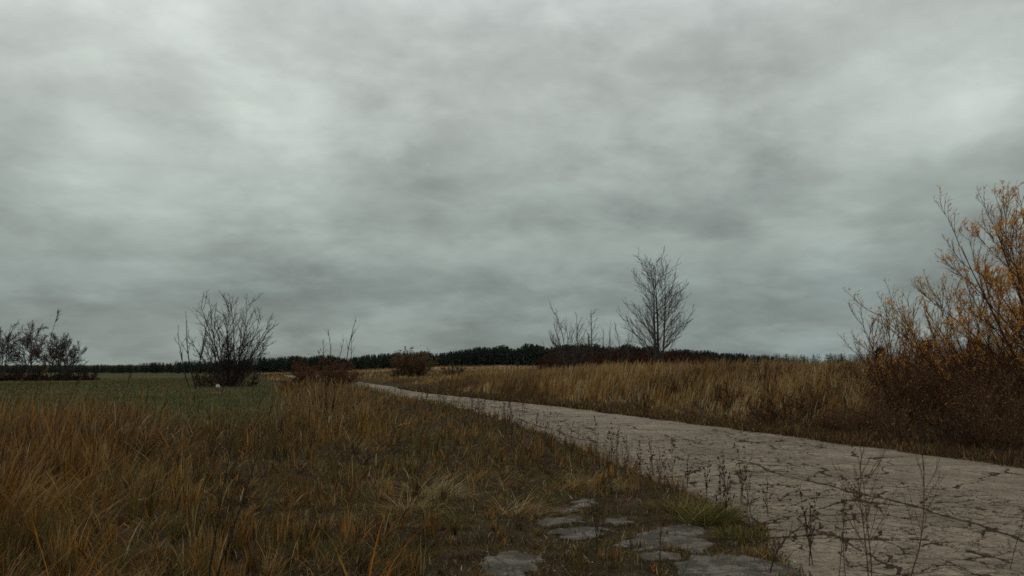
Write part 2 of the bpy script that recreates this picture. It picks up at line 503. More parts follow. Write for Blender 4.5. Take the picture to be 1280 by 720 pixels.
# ------------------------------------------------------------------ broken asphalt slabs of the old lay-by
slab_px = {
    'large grey broken asphalt slab beside the green grass tuft': [(535, 252), (640, 205), (760, 170), (890, 172), (1040, 225), (1052, 250), (960, 285), (860, 290), (800, 266), (620, 278)],
    'thin strip of broken asphalt just below the largest slab': [(605, 302), (700, 288), (800, 294), (795, 316), (680, 324)],
    'broken asphalt slab at the bottom edge of the picture, below the largest slab': [(790, 332), (860, 308), (990, 300), (1120, 318), (1260, 352), (1300, 384), (1250, 410), (820, 410)],
    'narrow broken asphalt slab between two mossy gaps': [(220, 175), (260, 155), (390, 138), (432, 150), (425, 172), (250, 190)],
    'ragged broken asphalt slab directly left of the largest slab': [(252, 208), (330, 190), (420, 180), (520, 170), (512, 215), (420, 238), (340, 228)],
    'sliver of asphalt farthest left among the small slabs': [(165, 142), (200, 132), (252, 128), (255, 138), (200, 146)],
    'small pale asphalt piece lying farthest from the viewer': [(358, 86), (400, 72), (468, 74), (462, 90), (400, 97)],
    'small pale asphalt strip second from the far end of the slabs': [(355, 107), (400, 99), (462, 101), (452, 113), (370, 115)],
    'small pale asphalt strip third from the far end of the slabs': [(292, 124), (380, 117), (378, 131), (300, 133)],
    'dim moss-ringed asphalt slab nearest the bottom left of the slabs': [(10, 330), (80, 305), (200, 308), (245, 340), (180, 400), (0, 400)],
    'small asphalt piece touching the upper left corner of the largest slab': [(480, 152), (590, 150), (602, 178), (545, 187)],
}
M_SLAB = bpy.data.materials.new('slab asphalt'); M_SLAB.use_nodes = True
t = NT(M_SLAB.node_tree); b = M_SLAB.node_tree.nodes['Principled BSDF']
pos = t.n('ShaderNodeNewGeometry').outputs['Position']
c = t.mix(t.ramp(t.noise(pos, 2.5, 5, 0.65), 0.3, 0.7), (0.085, 0.066, 0.045), (0.19, 0.152, 0.108))
c = t.mix(t.ramp(t.noise(pos, 22, 4, 0.7), 0.42, 0.7, 0, 0.6), c, (0.07, 0.058, 0.045))
vo = t.n('ShaderNodeTexVoronoi'); t.put(vo.inputs['Vector'], pos); vo.inputs['Scale'].default_value = 60
spk = t.m('MULTIPLY', t.ramp(vo.outputs['Distance'], 0.1, 0.3, 1, 0), t.ramp(t.noise(pos, 25, 2, 0.5), 0.47, 0.58))
c = t.mix(spk, c, (0.6, 0.56, 0.5))
fine = t.n('ShaderNodeTexVoronoi', feature='DISTANCE_TO_EDGE'); t.put(fine.inputs['Vector'], pos); fine.inputs['Scale'].default_value = 2.2
c = t.mix(t.ramp(fine.outputs['Distance'], 0.0, 0.05, 0.9, 0), c, (0.035, 0.026, 0.016))
c = t.mix(t.ramp(t.noise(pos, 3.2, 6, 0.72), 0.46, 0.54), c, (0.045, 0.036, 0.018))
t.put(b.inputs['Base Color'], c); b.inputs['Roughness'].default_value = 0.9
bp = t.n('ShaderNodeBump'); bp.inputs['Strength'].default_value = 0.8; bp.inputs['Distance'].default_value = 0.015
t.put(bp.inputs['Height'], t.noise(pos, 28, 5, 0.75)); t.put(b.inputs['Normal'], bp.outputs[0])
SLABS = []


def slabs():
    for li, (label, poly) in enumerate(slab_px.items()):
        pts = np.array([G(600 + x / 3.2, 600 + y / 3.2) for x, y in poly])
        r = np.random.default_rng(500 + li)
        # densify and roughen the outline
        out = []
        for k in range(len(pts)):
            a, b_ = pts[k], pts[(k + 1) % len(pts)]
            n = max(2, int(np.linalg.norm(b_ - a) / 0.025))
            for j in range(n):
                out.append(a + (b_ - a) * j / n)
        out = np.array(out)
        cen = out.mean(0)
        nrm = out - cen; L = np.linalg.norm(nrm, axis=1, keepdims=True); nrm /= L
        out = out + nrm * (fbm(out[:, 0] * 7, out[:, 1] * 7, 4, li)[:, None] - 0.5) * 0.26 + nrm * (vnoise(out[:, 0] * 26, out[:, 1] * 26, li)[:, None] - 0.5) * 0.05
        SLABS.append(out)
        n = len(out)
        rings = [(1.02, -0.10), (1.0, 0.004), (0.988, 0.016), (0.9, 0.02), (0.7, 0.022), (0.45, 0.022), (0.2, 0.022)]
        V = []
        tilt = r.normal(0, 0.012, 2)
        for (s, z) in rings:
            q = cen + (out - cen) * s
            zz = z + (q - cen) @ tilt + (fbm(q[:, 0] * 6, q[:, 1] * 6, 3, 40) - 0.5) * 0.03 * (z > 0)
            V.append(np.column_stack([q, zz]))
        V = np.concatenate(V)
        z0 = float(H(cen[0], cen[1])) - 0.005
        Q = []
        for k in range(len(rings) - 1):
            for j in range(n):
                Q.append((k * n + j, k * n + (j + 1) % n, (k + 1) * n + (j + 1) % n, (k + 1) * n + j))
        V = np.vstack([V, [[cen[0], cen[1], 0.022]]])
        last = (len(rings) - 1) * n
        for j in range(0, n, 2):
            Q.append((last + j, last + (j + 1) % n, last + (j + 2) % n, len(V) - 1))
        V[:, :2] -= cen
        Q = np.array(Q)
        # orientation
        area = np.sum(out[:, 0] * np.roll(out[:, 1], -1) - np.roll(out[:, 0], -1) * out[:, 1])
        if area < 0:
            Q = Q[:, ::-1]
        o = build('asphalt_slab', V, Q, M_SLAB, smooth=False)
        o.location = (cen[0], cen[1], z0)
        tag(o, label, 'slab', 'broken asphalt slabs of the old lay-by')


slabs()


def inpoly(x, y, poly, grow=1.0):
    c = poly.mean(0); p = c + (poly - c) * grow
    ins = np.zeros(x.shape, bool)
    j = len(p) - 1
    for i in range(len(p)):
        xi, yi = p[i]; xj, yj = p[j]
        with np.errstate(divide='ignore', invalid='ignore'):
            hit = ((yi > y) != (yj > y)) & (x < (xj - xi) * (y - yi) / (yj - yi + 1e-12) + xi)
        ins ^= hit
        j = i
    return ins


# ------------------------------------------------------------------ grass blades
def ribbons(base, hgt, wid, lean, leandir, bend, col, nseg=3, plume=None, tip=None, twist=None, r=rng):
    """base (N,3), hgt (N,), wid (N,), lean rad, leandir azimuth, bend extra rad towards the tip"""
    N = len(base)
    face = r.uniform(0, np.pi, N)
    side = np.stack([np.cos(face), np.sin(face), np.zeros(N)], -1)
    ld = np.stack([np.cos(leandir), np.sin(leandir)], -1)
    pts = np.zeros((N, nseg + 1, 3)); pts[:, 0] = base
    for i in range(nseg):
        a = lean + bend * ((i + 0.5) / nseg) ** 1.5
        st = (hgt / nseg)[:, None]
        d = np.concatenate([ld * np.sin(a)[:, None], np.cos(a)[:, None]], 1)
        pts[:, i + 1] = pts[:, i] + d * st
    f = np.linspace(0, 1, nseg + 1)
    prof = (1 - f ** 2.2) * 0.88 + 0.12
    w = wid[:, None] * prof[None] * 0.5
    if plume is not None:
        w[:, -2] = np.where(plume > 0, plume * 0.5, w[:, -2])
        w[:, -1] = np.where(plume > 0, plume * 0.15, w[:, -1])
    A = pts - side[:, None] * w[..., None]; B = pts + side[:, None] * w[..., None]
    V = np.stack([A, B], 2).reshape(N, -1, 3)
    k = 2 * (nseg + 1)
    q = np.array([[2 * i, 2 * i + 1, 2 * i + 3, 2 * i + 2] for i in range(nseg)])
    Q = (np.arange(N)[:, None, None] * k + q[None]).reshape(-1, 4)
    Cc = np.repeat(col[:, None, :], k, 1)
    if tip is not None:
        fr = np.repeat(f, 2)[None, :, None]
        Cc = Cc * (1 - fr ** 2) + tip[:, None, :] * fr ** 2
    return V.reshape(-1, 3), Q, Cc.reshape(-1, 3)


def merge(parts):
    V = []; Q = []; Cc = []; n = 0
    for v, q, c in parts:
        V.append(v); Q.append(q + n); Cc.append(c); n += len(v)
    return np.concatenate(V), np.concatenate(Q), np.concatenate(Cc)


def fan(N, y0, y1, px0=-260, px1=1540, power=1.0, r=rng):
    """points in the view fan, log-distributed in distance"""
    u = r.random(N) ** power
    Y = y0 * (y1 / y0) ** u
    X = (r.uniform(px0, px1, N) - 640) / F * Y
    return X, Y


def pick(cols, wts, N, r=rng, var=0.18):
    cols = np.array(cols, float); wts = np.array(wts, float)
    i = r.choice(len(cols), N, p=wts / wts.sum())
    return cols[i] * (1 + r.normal(0, var, (N, 1)))


GOLD = (0.30, 0.165, 0.05); ORNG = (0.31, 0.135, 0.030); BRWN = (0.15, 0.088, 0.040); DARK = (0.06, 0.036, 0.022)
STRW = (0.44, 0.34, 0.18); GREN = (0.078, 0.085, 0.024); OLIV = (0.14, 0.115, 0.04); TAN = (0.34, 0.22, 0.09)


def tallheight(x, y):
    """height of the tall left strip"""
    vx = x + 0.31 * y            # metres left of the road line roughly
    h = 0.30 + 0.62 * sst(1.2, -3.8, vx) if False else 0.30 + 0.62 * (1 - sst(-4.2, 0.6, vx))
    ridge = 0.62 * np.exp(-((x + 0.235 * y - 0.0) / (0.07 * y + 0.6)) ** 2) * sst(14, 24, y)
    return h + ridge


def clump(X, Y, s, amt, seed):
    ix = np.floor(X / s); iy = np.floor(Y / (s * 1.3))
    cx_ = (ix + 0.15 + 0.7 * hash2(ix, iy, seed)) * s; cy_ = (iy + 0.15 + 0.7 * hash2(ix, iy, seed + 1)) * s * 1.3
    hid = hash2(ix, iy, seed + 2); a = amt * hash2(ix, iy, seed + 3)
    return X + (cx_ - X) * a, Y + (cy_ - Y) * a, hid, hash2(ix, iy, seed + 4)


def meadow():
    parts = []
    # ---- left strip of tall grass
    X, Y = fan(165000, 2.3, 62, -260, 980, 0.95)
    X, Y, hid, hid2 = clump(X, Y, 0.34, 0.95, 301)
    vx = X + 0.31 * Y
    gm = greenmask(X, Y)
    keep = ~onroad(X, Y, -0.15) & (gm < rng.random(len(X)) * 0.8 + 0.05) & (X < xl(Y) + 0.3)
    for s in SLABS:
        keep &= ~inpoly(X, Y, s, 0.84) | (rng.random(len(X)) < 0.05)
    patch = fbm(X * 0.55, Y * 0.4, 3, 61)
    vergef = sst(-4.0, -0.8, vx)                      # 1 = trampled verge beside the lay-by, 0 = tall stand
    keep &= rng.random(len(X)) < np.where(vergef > 0.5, 0.95, 0.55 + 0.9 * sst(0.3, 0.6, patch))
    X, Y, vx, patch, vergef, hid, hid2 = X[keep], Y[keep], vx[keep], patch[keep], vergef[keep], hid[keep], hid2[keep]
    N = len(X)
    tall = tallheight(X, Y) * (0.75 + 0.5 * fbm(X * 0.5, Y * 0.5, 2, 62)) * rng.uniform(0.45, 1.15, N) * (0.72 + 0.5 * hid2)
    lay = sst(2.2, 0.9, vx * 0 + 1) if False else vergef * sst(0.35, 0.6, fbm(X * 1.3, Y * 1.3, 2, 63))
    low = (X > -0.6) & (Y < 11.5)
    tall = np.where(low, tall * 0.42, tall)
    lean = np.abs(rng.normal(0.05, 0.10, N)) + lay * rng.uniform(0.2, 1.1, N)
    ldir = np.where(rng.random(N) < 0.25, rng.normal(0.15, 0.9, N), rng.uniform(-np.pi, np.pi, N))
    bend = np.abs(rng.normal(0.12, 0.26, N)) + lay * 0.8
    coarse = rng.random(N) < np.where(vergef > 0.5, 0.025, 0.06)
    wid = (0.0028 + 0.0005 * Y) * rng.uniform(0.6, 1.5, N) * np.where(coarse, 2.4, 1)
    colt = pick([GOLD, ORNG, BRWN, DARK, STRW, OLIV], [0.21, 0.24, 0.26, 0.20, 0.03, 0.06], N)
    colv = pick([GOLD, BRWN, DARK, STRW, OLIV, GREN], [0.17, 0.25, 0.18, 0.12, 0.20, 0.08], N)
    col = np.where((rng.random(N) < vergef)[:, None], colv, colt)
    colc = pick([GOLD, ORNG, BRWN, DARK, OLIV], [1, 1, 1, 1, 1], N) * 0 + np.where(vergef[:, None] > 0.5, np.array([OLIV, TAN, BRWN, DARK, GOLD])[np.minimum((hid * 5).astype(int), 4)], np.array([GOLD, ORNG, BRWN, DARK, BRWN])[np.minimum((hid * 5).astype(int), 4)])
    use = (rng.random(N) < 0.55)[:, None]
    col = np.where(use, colc * (1 + rng.normal(0, 0.15, (N, 1))), col)
    hue = sst(0.35, 0.65, fbm(X * 0.35 + 3, Y * 0.25, 3, 64))[:, None]
    col = col * (1 - hue) * np.array([0.78, 0.74, 0.75]) + col * hue * np.array([1.06, 1.0, 0.92])
    col = np.where(coarse[:, None], pick([(0.42, 0.18, 0.035), STRW, (0.36, 0.20, 0.05), DARK], [0.4, 0.15, 0.25, 0.2], N), col)
    pl = np.where((rng.random(N) < 0.14 + 0.25 * sst(12, 20, Y)) & (tall > 0.6), rng.uniform(0.012, 0.03, N) + 0.0004 * Y, 0)
    tip = np.where((pl > 0)[:, None], np.array([[0.30, 0.19, 0.09]]), col * 1.05)
    parts.append(ribbons(np.column_stack([X, Y, H(X, Y) - 0.03]), tall, wid, lean, ldir, bend, col, 4, pl, tip))
    V, Q, Cc = merge(parts)
    tag(build('tall_grass', V, Q, M_GRASS, col=Cc), 'tall dry orange and brown grass filling the near left', 'grass', kind='stuff')

    # ---- low tufts and moss thatch round the slabs and along the verge
    X, Y = fan(60000, 5.0, 30, 250, 1100, 1.1)
    k = (~onroad(X, Y, -0.1)) & (X < xl(Y) + 0.25) & (X + 0.31 * Y > -3.0)
    for s in SLABS:
        k &= ~inpoly(X, Y, s, 0.86) | (rng.random(len(X)) < 0.10)
    X, Y = X[k], Y[k]; N = len(X)
    hh = rng.uniform(0.03, 0.13, N) * (0.5 + fbm(X * 2, Y * 2, 2, 65))
    col = pick([OLIV, BRWN, DARK, GREN, STRW], [0.25, 0.3, 0.2, 0.18, 0.07], N)
    v = ribbons(np.column_stack([X, Y, H(X, Y) - 0.01]), hh, (0.004 + 0.0005 * Y) * rng.uniform(0.7, 1.4, N), rng.uniform(0.1, 1.1, N), rng.uniform(-np.pi, np.pi, N), rng.uniform(0, 0.9, N), col, 2)
    tag(build('verge_grass', v[0], v[1], M_GRASS, col=v[2]), 'short matted brown and green grass on the near road verge', 'grass', kind='stuff')

    # ---- green meadow
    X, Y = fan(60000, 14, 170, -300, 620, 0.9)
    k = greenmask(X, Y) > rng.random(len(X))
    X, Y = X[k], Y[k]; N = len(X)
    col = pick([GREN, OLIV, (0.06, 0.068, 0.024), BRWN], [0.4, 0.26, 0.18, 0.16], N)
    bp_ = sst(0.45, 0.62, fbm(X * 0.10, Y * 0.05, 4, 74))[:, None] * 0.7
    col = col * (1 - bp_) + np.array([[0.13, 0.095, 0.045]]) * bp_ * rng.uniform(0.6, 1.3, (N, 1))
    hh = rng.uniform(0.05, 0.16, N) * (0.6 + 0.9 * fbm(X * 0.3, Y * 0.15, 3, 66)) * np.where(rng.random(N) < 0.015, 2.6, 1)
    v = ribbons(np.column_stack([X, Y, H(X, Y) - 0.01]), hh, (0.004 + 0.0008 * Y) * rng.uniform(0.7, 1.4, N), rng.uniform(0.0, 0.6, N), rng.uniform(-np.pi, np.pi, N), rng.uniform(0, 0.9, N), col, 2)
    X2, Y2 = fan(5200, 16, 75, -300, 480, 1.0)
    ok = (greenmask(X2, Y2) > 0.2) & (rng.random(len(X2)) < 0.15 + 0.85 * sst(0.45, 0.65, fbm(X2 * 0.15, Y2 * 0.08, 3, 75))) & (rng.random(len(X2)) < 1.15 - sst(16, 60, Y2))
    X2, Y2 = X2[ok], Y2[ok]; N2 = len(X2)
    v2 = ribbons(np.column_stack([X2, Y2, H(X2, Y2) - 0.01]), rng.uniform(0.25, 0.85, N2), (0.003 + 0.0008 * Y2) * rng.uniform(0.7, 1.4, N2), np.abs(rng.normal(0.05, 0.1, N2)), rng.uniform(-3.1, 3.1, N2), rng.uniform(0, 0.4, N2), pick([BRWN, GOLD, DARK, OLIV], [0.4, 0.25, 0.2, 0.15], N2), 2)
    v = merge([v, v2])
    tag(build('meadow_grass', v[0], v[1], M_GRASS, col=v[2]), 'short green meadow grass in the field at left', 'grass', kind='stuff')

    # ---- right bank and far rough grass
    X, Y = fan(210000, 13, 150, 330, 1560, 0.8)
    X, Y, hid, hid2 = clump(X, Y, 0.6, 0.8, 311)
    d = X - xr(np.minimum(Y, 92))
    k = (d > -0.12) & ((rng.random(len(X)) < 0.8 + 0.2 * sst(0.3, 1.6, d)))
    # thins out under the thicket at the right
    k &= rng.random(len(X)) > 0.78 * thick(X, Y)
    hid, hid2 = hid[k], hid2[k]
    X, Y, d = X[k], Y[k], d[k]; N = len(X)
    patch = fbm(X * 0.22, Y * 0.10, 4, 67)
    hh = (0.13 + 0.68 * sst(0.6, 6, d)) * rng.uniform(0.4, 1.15, N) * (0.6 + 0.8 * sst(0.25, 0.7, patch)) * (0.75 + 0.45 * hid2)
    hh *= 1 - 0.5 * sst(75, 140, Y)
    hh *= 1 - 0.45 * sst(-2, -8, X) if False else 1 - 0.45 * (1 - sst(-8, 2, X))
    col = pick([GOLD, TAN, BRWN, DARK, STRW, ORNG], [0.30, 0.26, 0.18, 0.07, 0.10, 0.09], N)
    cc = np.array([GOLD, TAN, BRWN, GOLD, STRW])[np.minimum((hid * 5).astype(int), 4)]
    col = np.where((rng.random(N) < 0.45)[:, None], cc * (1 + rng.normal(0, 0.15, (N, 1))), col) * 1.12
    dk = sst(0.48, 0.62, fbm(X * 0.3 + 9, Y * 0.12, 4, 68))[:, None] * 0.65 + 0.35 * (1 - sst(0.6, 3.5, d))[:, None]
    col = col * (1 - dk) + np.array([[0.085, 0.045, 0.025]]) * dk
    pl = np.where((rng.random(N) < 0.22) & (hh > 0.6), rng.uniform(0.02, 0.045, N) + 0.0005 * Y, 0)
    tip = np.where((pl > 0)[:, None], np.array([[0.34, 0.22, 0.10]]), col * 1.05)
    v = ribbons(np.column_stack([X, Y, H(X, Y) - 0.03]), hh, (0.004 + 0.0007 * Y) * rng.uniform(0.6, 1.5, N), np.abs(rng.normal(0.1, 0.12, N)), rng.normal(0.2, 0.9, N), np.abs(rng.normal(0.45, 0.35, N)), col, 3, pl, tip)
    X2, Y2 = fan(150000, 11, 60, 420, 1560, 0.9)
    e = xr(Y2); X2 = e + np.abs(rng.normal(0, 1.1, len(X2))) - 0.25 + 0.35 * (fbm(Y2 * 1.1, Y2 * 0, 3, 72) - 0.5)
    X2, Y2 = X2[:32000], Y2[:32000]; N2 = len(X2)
    c2 = pick([BRWN, DARK, OLIV, TAN, (0.10, 0.05, 0.03)], [0.3, 0.3, 0.15, 0.1, 0.15], N2)
    v2 = ribbons(np.column_stack([X2, Y2, H(X2, Y2) - 0.02]), rng.uniform(0.05, 0.24, N2), (0.004 + 0.0007 * Y2) * rng.uniform(0.7, 1.6, N2), rng.uniform(0.0, 0.9, N2), rng.uniform(-3.14, 3.14, N2), rng.uniform(0, 1, N2), c2, 3)
    v = merge([v, v2])
    tag(build('bank_grass', v[0], v[1], M_GRASS, col=v[2]), 'tall tan dry grass on the bank beyond the road', 'grass', kind='stuff')

    # ---- far tan field
    X, Y = fan(45000, 90, 330, 60, 1500, 1.0)
    k = (greenmask(X, Y) < 0.4) & ~onroad(X, Y, 0.3)
    X, Y = X[k], Y[k]; N = len(X)
    pt = sst(0.42, 0.6, fbm(X * 0.05, Y * 0.03, 3, 69))[:, None]
    col = pick([TAN, STRW, BRWN, GOLD], [0.36, 0.16, 0.30, 0.18], N) * (0.55 + 0.55 * pt)
    hh = rng.uniform(0.15, 0.6, N)
    v = ribbons(np.column_stack([X, Y, H(X, Y) - 0.05]), hh, 0.0007 * Y * rng.uniform(0.6, 1.8, N), np.abs(rng.normal(0.1, 0.2, N)), rng.normal(0.2, 1.2, N), np.abs(rng.normal(0.4, 0.35, N)), col, 2)
    tag(build('field_grass', v[0], v[1], M_GRASS, col=v[2]), 'pale tan rough grass on the far low hill', 'grass', kind='stuff')

    # ---- moss and small grass standing in the road's cracks
    sel = np.flatnonzero((RC > 0.5) & (RD > 0.3) & (RV[:, 1] > 6) & (RV[:, 1] < 45))
    sel = rng.choice(sel, min(9000, len(sel)), replace=False)
    pm = fbm(RV[sel, 0] * 0.8, RV[sel, 1] * 0.6, 3, 70)
    sel = sel[pm > 0.47]
    p = RV[sel]; N = len(p)
    col = pick([OLIV, BRWN, DARK, STRW], [0.2, 0.4, 0.3, 0.1], N)
    v = ribbons(p + rng.normal(0, 0.012, p.shape) * [1, 1, 0], rng.uniform(0.01, 0.05, N), 0.004 + 0.0006 * p[:, 1], rng.uniform(0.2, 1.3, N), rng.uniform(-3.14, 3.14, N), rng.uniform(0, 1, N), col, 2)
    tag(build('crack_grass', v[0], v[1], M_GRASS, col=v[2]), 'tiny dry grass growing in the cracks of the road', 'grass', kind='stuff')


def thick(x, y):
    """1 where the right-hand thicket stands"""
    d = x - xr(np.minimum(y, 92))
    return (1 - sst(30, 40, y)) * sst(0.8, 1.8, d) * sst(0.33, 0.52, x / np.maximum(y, 1)) * (0.75 + 0.25 * sst(0.4, 0.5, vnoise(x, y, 5)))


meadow()


# ------------------------------------------------------------------ woody plants: level-by-level branch growth
def unit(v):
    return v / np.maximum(np.linalg.norm(v, axis=-1, keepdims=True), 1e-9)


def grow(start, dirs, length, r0, nseg, r, wob=0.15, trop=(0, 0, 0.0), taper=0.25):
    N = len(start)
    pts = np.zeros((N, nseg + 1, 3)); pts[:, 0] = start
    d = unit(dirs)
    trop = np.asarray(trop, float)
    for i in range(nseg):
        d = unit(d + r.normal(0, wob, (N, 3)) + trop)
        pts[:, i + 1] = pts[:, i] + d * (length / nseg)[:, None]
    f = np.linspace(0, 1, nseg + 1)[None]
    rad = r0[:, None] * (1 - (1 - taper) * f)
    return pts, rad


def spawn(pts, rad, length, per, r, t0=0.25, t1=0.98, ang=0.7, angv=0.2, ratio=(0.35, 0.7), tipshort=0.6, rr=0.6, up=0.0, flat=0.0):
    N, K, _ = pts.shape
    n = N * per
    pi = np.repeat(np.arange(N), per)
    t = (t0 + (t1 - t0) * ((np.tile(np.arange(per), N) + r.random(n)) / per))
    f = t * (K - 1); i = np.minimum(f.astype(int), K - 2); ff = (f - i)[:, None]
    s = pts[pi, i] * (1 - ff) + pts[pi, i + 1] * ff
    d = unit(pts[pi, i + 1] - pts[pi, i])
    rnd = unit(r.normal(0, 1, (n, 3)))
    perp = unit(np.cross(d, rnd))
    a = r.normal(ang, angv, n)[:, None]
    nd = d * np.cos(a) + perp * np.sin(a)
    nd[:, 2] += up
    nd[:, 1] *= (1 - flat)
    L = length[pi] * r.uniform(ratio[0], ratio[1], n) * (1 - tipshort * t)
    R = (rad[pi, i] * (1 - ff[:, 0]) + rad[pi, i + 1] * ff[:, 0]) * rr
    return s, unit(nd), L, R


def tubes(pts, rad, sides=4):
    N, K, _ = pts.shape
    tan = np.zeros_like(pts)
    tan[:, 1:-1] = pts[:, 2:] - pts[:, :-2]; tan[:, 0] = pts[:, 1] - pts[:, 0]; tan[:, -1] = pts[:, -1] - pts[:, -2]
    tan = unit(tan)
    ref = np.array([0.31, 0.95, 0.07]); ref = ref / np.linalg.norm(ref)
    u = unit(np.cross(tan, ref)); v = np.cross(tan, u)
    ang = np.arange(sides) * 2 * np.pi / sides
    V = pts[:, :, None] + rad[:, :, None, None] * (u[:, :, None] * np.cos(ang)[None, None, :, None] + v[:, :, None] * np.sin(ang)[None, None, :, None])
    b = (np.arange(N) * K * sides)[:, None, None] + (np.arange(K - 1) * sides)[None, :, None]
    j = np.arange(sides)[None, None]; j2 = (j + 1) % sides
    Q = np.stack([b + j, b + j2, b + sides + j2, b + sides + j], -1).reshape(-1, 4)
    return V.reshape(-1, 3), Q


def join(ts):
    V = []; Q = []; n = 0
    for v, q in ts:
        V.append(v); Q.append(q + n); n += len(v)
    return np.concatenate(V), np.concatenate(Q)


def leaves(pts, n, r, size=0.06, wid=0.3, droop=0.5, wind=0.4, cols=((0.4, 0.2, 0.05),), wts=(1,), t0=0.3, spread=0.03, keep=None):
    """narrow leaf-shaped quads along the polylines pts"""
    N, K, _ = pts.shape
    pi = r.integers(0, N, n)
    t = r.uniform(t0, 1, n) * (K - 1); i = np.minimum(t.astype(int), K - 2); ff = (t - i)[:, None]
    p = pts[pi, i] * (1 - ff) + pts[pi, i + 1] * ff
    tw = unit(pts[pi, i + 1] - pts[pi, i])
    if keep is not None:
        ok = r.random(n) < keep(p); p, tw = p[ok], tw[ok]; n = len(p)
    d = unit(tw * 0.8 + r.normal(0, 0.4, (n, 3)) + np.array([wind, 0, -droop]))
    s = unit(np.cross(d, r.normal(0, 1, (n, 3))))
    L = (size * r.uniform(0.6, 1.35, n))[:, None]; w = L * wid * 0.5
    p = p + r.normal(0, spread, (n, 3))
    V = np.stack([p, p + d * L * 0.5 - s * w, p + d * L, p + d * L * 0.5 + s * w], 1).reshape(-1, 3)
    Q = np.arange(n * 4).reshape(-1, 4)
    col = pick(cols, wts, n, r, 0.25)
    return V, Q, np.repeat(np.clip(col, 0.005, 1), 4, 0)


def plant(name, loc, seed, stems, levels, bark, label=None, cat='tree', group=None, leaf=None, trunk_name='trunk', crown_name='crown', sides=(6, 5, 4, 3, 3), split=1, rz=0.0):
    """stems: (start offsets (N,3), dirs, length, radius) of level 0; levels: spawn/grow dicts for the following levels"""
    r = np.random.default_rng(seed)
    root = empty(name, loc, rz)
    s, d, L, R, g0 = stems(r)
    pts, rad = grow(s, d, L, R, g0.get('nseg', 8), r, g0.get('wob', 0.06), g0.get('trop', (0, 0, 0.05)), g0.get('taper', 0.2))
    lv = [(pts, rad)]; parts = [tubes(pts, rad, sides[0])]
    cur = (pts, rad, L)
    for k, sp in enumerate(levels):
        gk = dict(sp); grw = gk.pop('grow')
        s, d, L, R = spawn(cur[0], cur[1], cur[2], r=r, **gk)
        ok = L > grw.get('minlen', 0.0)
        s, d, L, R = s[ok], d[ok], L[ok], np.maximum(R[ok], grw.get('rmin', 0.0))
        p2, r2 = grow(s, d, L, R, grw.get('nseg', 5), r, grw.get('wob', 0.1), grw.get('trop', (0, 0, 0.05)), grw.get('taper', 0.3))
        lv.append((p2, r2)); parts.append(tubes(p2, r2, sides[k + 1]))
        cur = (p2, r2, L)
    v, q = join(parts[:split]); build(trunk_name, v, q, bark, root)
    if len(parts) > split:
        v, q = join(parts[split:]); build(crown_name, v, q, bark, root)
    if leaf:
        lf = dict(leaf); src = lf.pop('src', -1)
        v, q, c = leaves(lv[src][0], r=r, **lf)
        build('foliage', v, q, M_LEAF, root, col=c)
    if label:
        tag(root, label, cat, group)
    return root, lv


def at(px, Y, dz=0.0):
    x = (px - 640) / F * Y * 1.0
    d = pdir(px, 455); x = d[0] / d[1] * Y
    return (x, Y, float(H(x, Y)) + dz)


def top_z(py, Y):
    return float(P(640, py, Y)[2])


def fanstems(n, L, R, spread, lean=(0, 0), off=0.15, short=0.25, **g0):
    def f(r):
        az = np.arange(n) * 2.399 + r.uniform(0, 6.28)
        el = spread * np.sqrt((np.arange(n) + 0.5) / n) * r.uniform(0.85, 1.15, n)
        d = np.stack([np.sin(el) * np.cos(az) + lean[0], np.sin(el) * np.sin(az) + lean[1], np.cos(el)], -1)
        s = np.stack([np.cos(az), np.sin(az), 0 * az], -1) * off * r.uniform(0.3, 1, (n, 1))
        s[:, 2] = -0.15
        ln = L * r.uniform(0.72, 1.05, n) * (1 - short * el / max(spread, 0.01))
        return s, d, ln, R * r.uniform(0.7, 1.1, n), g0
    return f


# tall bare tree on the bank
Yt = 76
zt = at(820, Yt)[2]
Ht = top_z(322, Yt) - zt
plant('bare_tree', at(821, Yt), 3,
      lambda r: (np.array([[-0.15, 0, -0.2], [0.12, 0.1, -0.2], [0.4, -0.1, -0.2]]), np.array([[-0.05, 0, 1.], [0.02, 0.05, 1], [0.10, -0.03, 1]]), np.array([Ht * 0.88, Ht * 0.92, Ht * 0.85]), np.array([0.14, 0.14, 0.11]), dict(nseg=12, wob=0.010, trop=(0, 0, 0.02), taper=0.12)),
      [dict(per=24, t0=0.08, t1=0.96, ang=0.82, angv=0.12, ratio=(0.48, 0.60), tipshort=0.48, rr=0.34, grow=dict(nseg=8, wob=0.04, trop=(0, 0, 0.030), taper=0.25)),
       dict(per=9, t0=0.15, t1=0.95, ang=0.5, angv=0.15, ratio=(0.3, 0.46), tipshort=0.5, rr=0.55, grow=dict(nseg=5, wob=0.05, trop=(0, 0, 0.05), rmin=0.015)),
       dict(per=3, t0=0.3, t1=0.95, ang=0.45, angv=0.2, ratio=(0.35, 0.6), tipshort=0.5, rr=0.6, grow=dict(nseg=3, wob=0.06, trop=(0, 0, 0.05), rmin=0.011, taper=0.5))],
      M_BARK, 'tall leafless tree with a fan of fine branches on the bank beyond the road', 'tree')
# small one at its left foot
plant('bare_sapling', at(783, 74), 5,
      fanstems(3, 5.2, 0.05, 0.18, nseg=8, wob=0.04, taper=0.15),
      [dict(per=12, t0=0.25, ang=0.7, ratio=(0.3, 0.45), tipshort=0.5, rr=0.5, grow=dict(nseg=5, wob=0.07, trop=(0, 0, 0.07), rmin=0.014)),
       dict(per=5, ang=0.6, ratio=(0.35, 0.55), rr=0.6, grow=dict(nseg=4, wob=0.1, rmin=0.01))],
      M_BARK, 'small leafless sapling at the foot of the tall bare tree, on its left', 'sapling')
